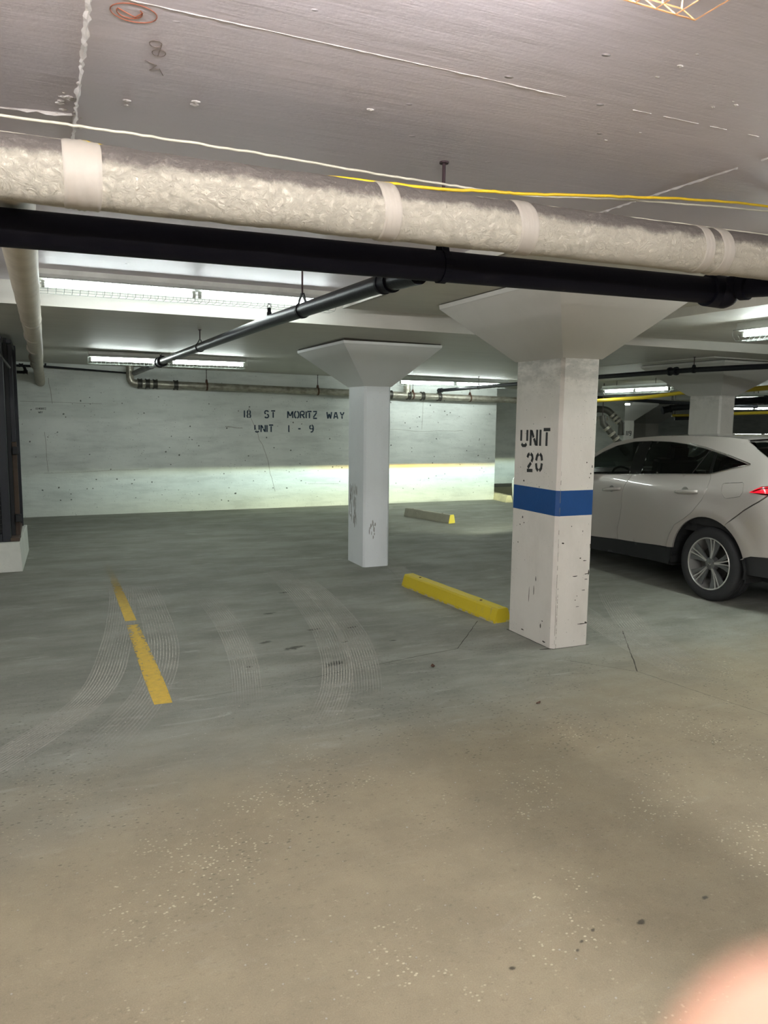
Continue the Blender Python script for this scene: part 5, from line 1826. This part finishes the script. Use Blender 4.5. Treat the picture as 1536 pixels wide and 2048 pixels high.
# ------------------------------------------------------------------ the hand whose fingertip covers the lens corner
def mk_skin():
    n = NT('skin')
    col = n.mix(n.ramp(n.noise(60, 3, 0.5), 0.35, 0.7), lin((236, 178, 152)), lin((226, 160, 134)))
    return n.fin(col, 0.5, n.bump(n.noise(700, 3, 0.6), 0.15, 0.0006), Subsurface_Weight=0.15, Subsurface_Radius=(0.006, 0.002, 0.001), Subsurface_Scale=0.5)
M['skin'] = mk_skin()
M['nail'] = plain('finger_nail', (240, 196, 176), 0.3)
M['sleeve'] = plain('dark_sleeve_cloth', (46, 48, 54), 0.85, 0, 0.4, 300)
CR, CU, CF = Vector(RX), Vector(UX), Vector(FX)
CAMP = Vector((0, 0, 1.68))
def cw(r, u, f):
    return CAMP + CR * r + CU * u + CF * f
hand = empty('hand', cw(0.075, -0.10, -0.03))
tag(hand, 'blurred fingertip of the hand holding the camera, at the lower right corner', 'hand')
def limb(bm, pts):
    """pts: list of (Vector, radius); overlapping tapered tubes with round joints"""
    for (a, ra), (b, rb) in zip(pts, pts[1:]):
        tube(bm, [a, a.lerp(b, .5), b], [ra, (ra + rb) / 2 * .97, rb], 16)
    for p, rr in pts:
        bmesh.ops.create_uvsphere(bm, u_segments=16, v_segments=10, radius=rr, matrix=Matrix.Translation(p))
H = hand.location
def cp(r, u, f):
    return cw(r, u, f) - H
bm = bm_new()
limb(bm, [(cp(.085, -.175, -.11), .027), (cp(.083, -.145, -.085), .029), (cp(.079, -.118, -.060), .030)])
limb(bm, [(cp(.079, -.118, -.060), .024), (cp(.064, -.094, -.034), .016)])
limb(bm, [(cp(.079, -.118, -.060), .024), (cp(.078, -.092, -.036), .016)])
limb(bm, [(cp(.079, -.118, -.060), .022), (cp(.092, -.095, -.042), .015)])
limb(bm, [(cp(.080, -.122, -.062), .022), (cp(.104, -.102, -.052), .013)])
limb(bm, [(cp(.064, -.094, -.034), .0115), (cp(.052, -.070, -.006), .0108), (cp(.038, -.050, .018), .0100), (cp(.0285, -.0395, .031), .0098), (cp(.0228, -.0316, .0372), .0092)])
limb(bm, [(cp(.078, -.092, -.036), .0115), (cp(.081, -.060, -.008), .0105), (cp(.074, -.042, -.004), .0095), (cp(.064, -.036, -.014), .0085)])
limb(bm, [(cp(.092, -.095, -.042), .0110), (cp(.101, -.066, -.020), .0098), (cp(.095, -.048, -.016), .0088), (cp(.085, -.043, -.025), .0080)])
limb(bm, [(cp(.104, -.102, -.052), .0100), (cp(.116, -.080, -.036), .0088), (cp(.111, -.064, -.034), .0078), (cp(.102, -.060, -.042), .0070)])
limb(bm, [(cp(.075, -.130, -.078), .016), (cp(.052, -.112, -.078), .0135), (cp(.034, -.086, -.066), .0120), (cp(.026, -.064, -.052), .0105)])
skin = new_obj('skin_surface', bm, M['skin'], hand, True)
md = skin.modifiers.new('remesh', 'REMESH')
md.mode = 'VOXEL'
md.voxel_size = 0.0016
md.use_smooth_shade = True
md = skin.modifiers.new('smooth', 'SMOOTH')
md.factor = 0.6
md.iterations = 5
# finger nails
for tip, back, rr in (((.0640, -.036, -.014), (.074, -.042, -.004), .0085), ((.085, -.043, -.025), (.095, -.048, -.016), .0080), ((.026, -.064, -.052), (.034, -.086, -.066), .0105)):
    a, b = cp(*tip), cp(*back)
    bm = bm_new()
    m_ = Matrix.Translation(a + (a - b).normalized() * rr * 0.25 + CU * rr * 0.72) @ (a - b).to_track_quat('X', 'Z').to_matrix().to_4x4() @ Matrix.Diagonal((rr * .75, rr * .62, rr * .25, 1))
    bmesh.ops.create_uvsphere(bm, u_segments=12, v_segments=8, radius=1.0, matrix=m_)
    new_obj('finger_nail', bm, M['nail'], hand, True)
bm = bm_new()
tube(bm, [cp(.0845, -.165, -.101), cp(.085, -.172, -.108), cp(.09, -.22, -.15), cp(.10, -.30, -.21), cp(.12, -.42, -.30)], [.033, .037, .041, .046, .052], 24)
new_obj('sleeve', bm, M['sleeve'], hand, True)
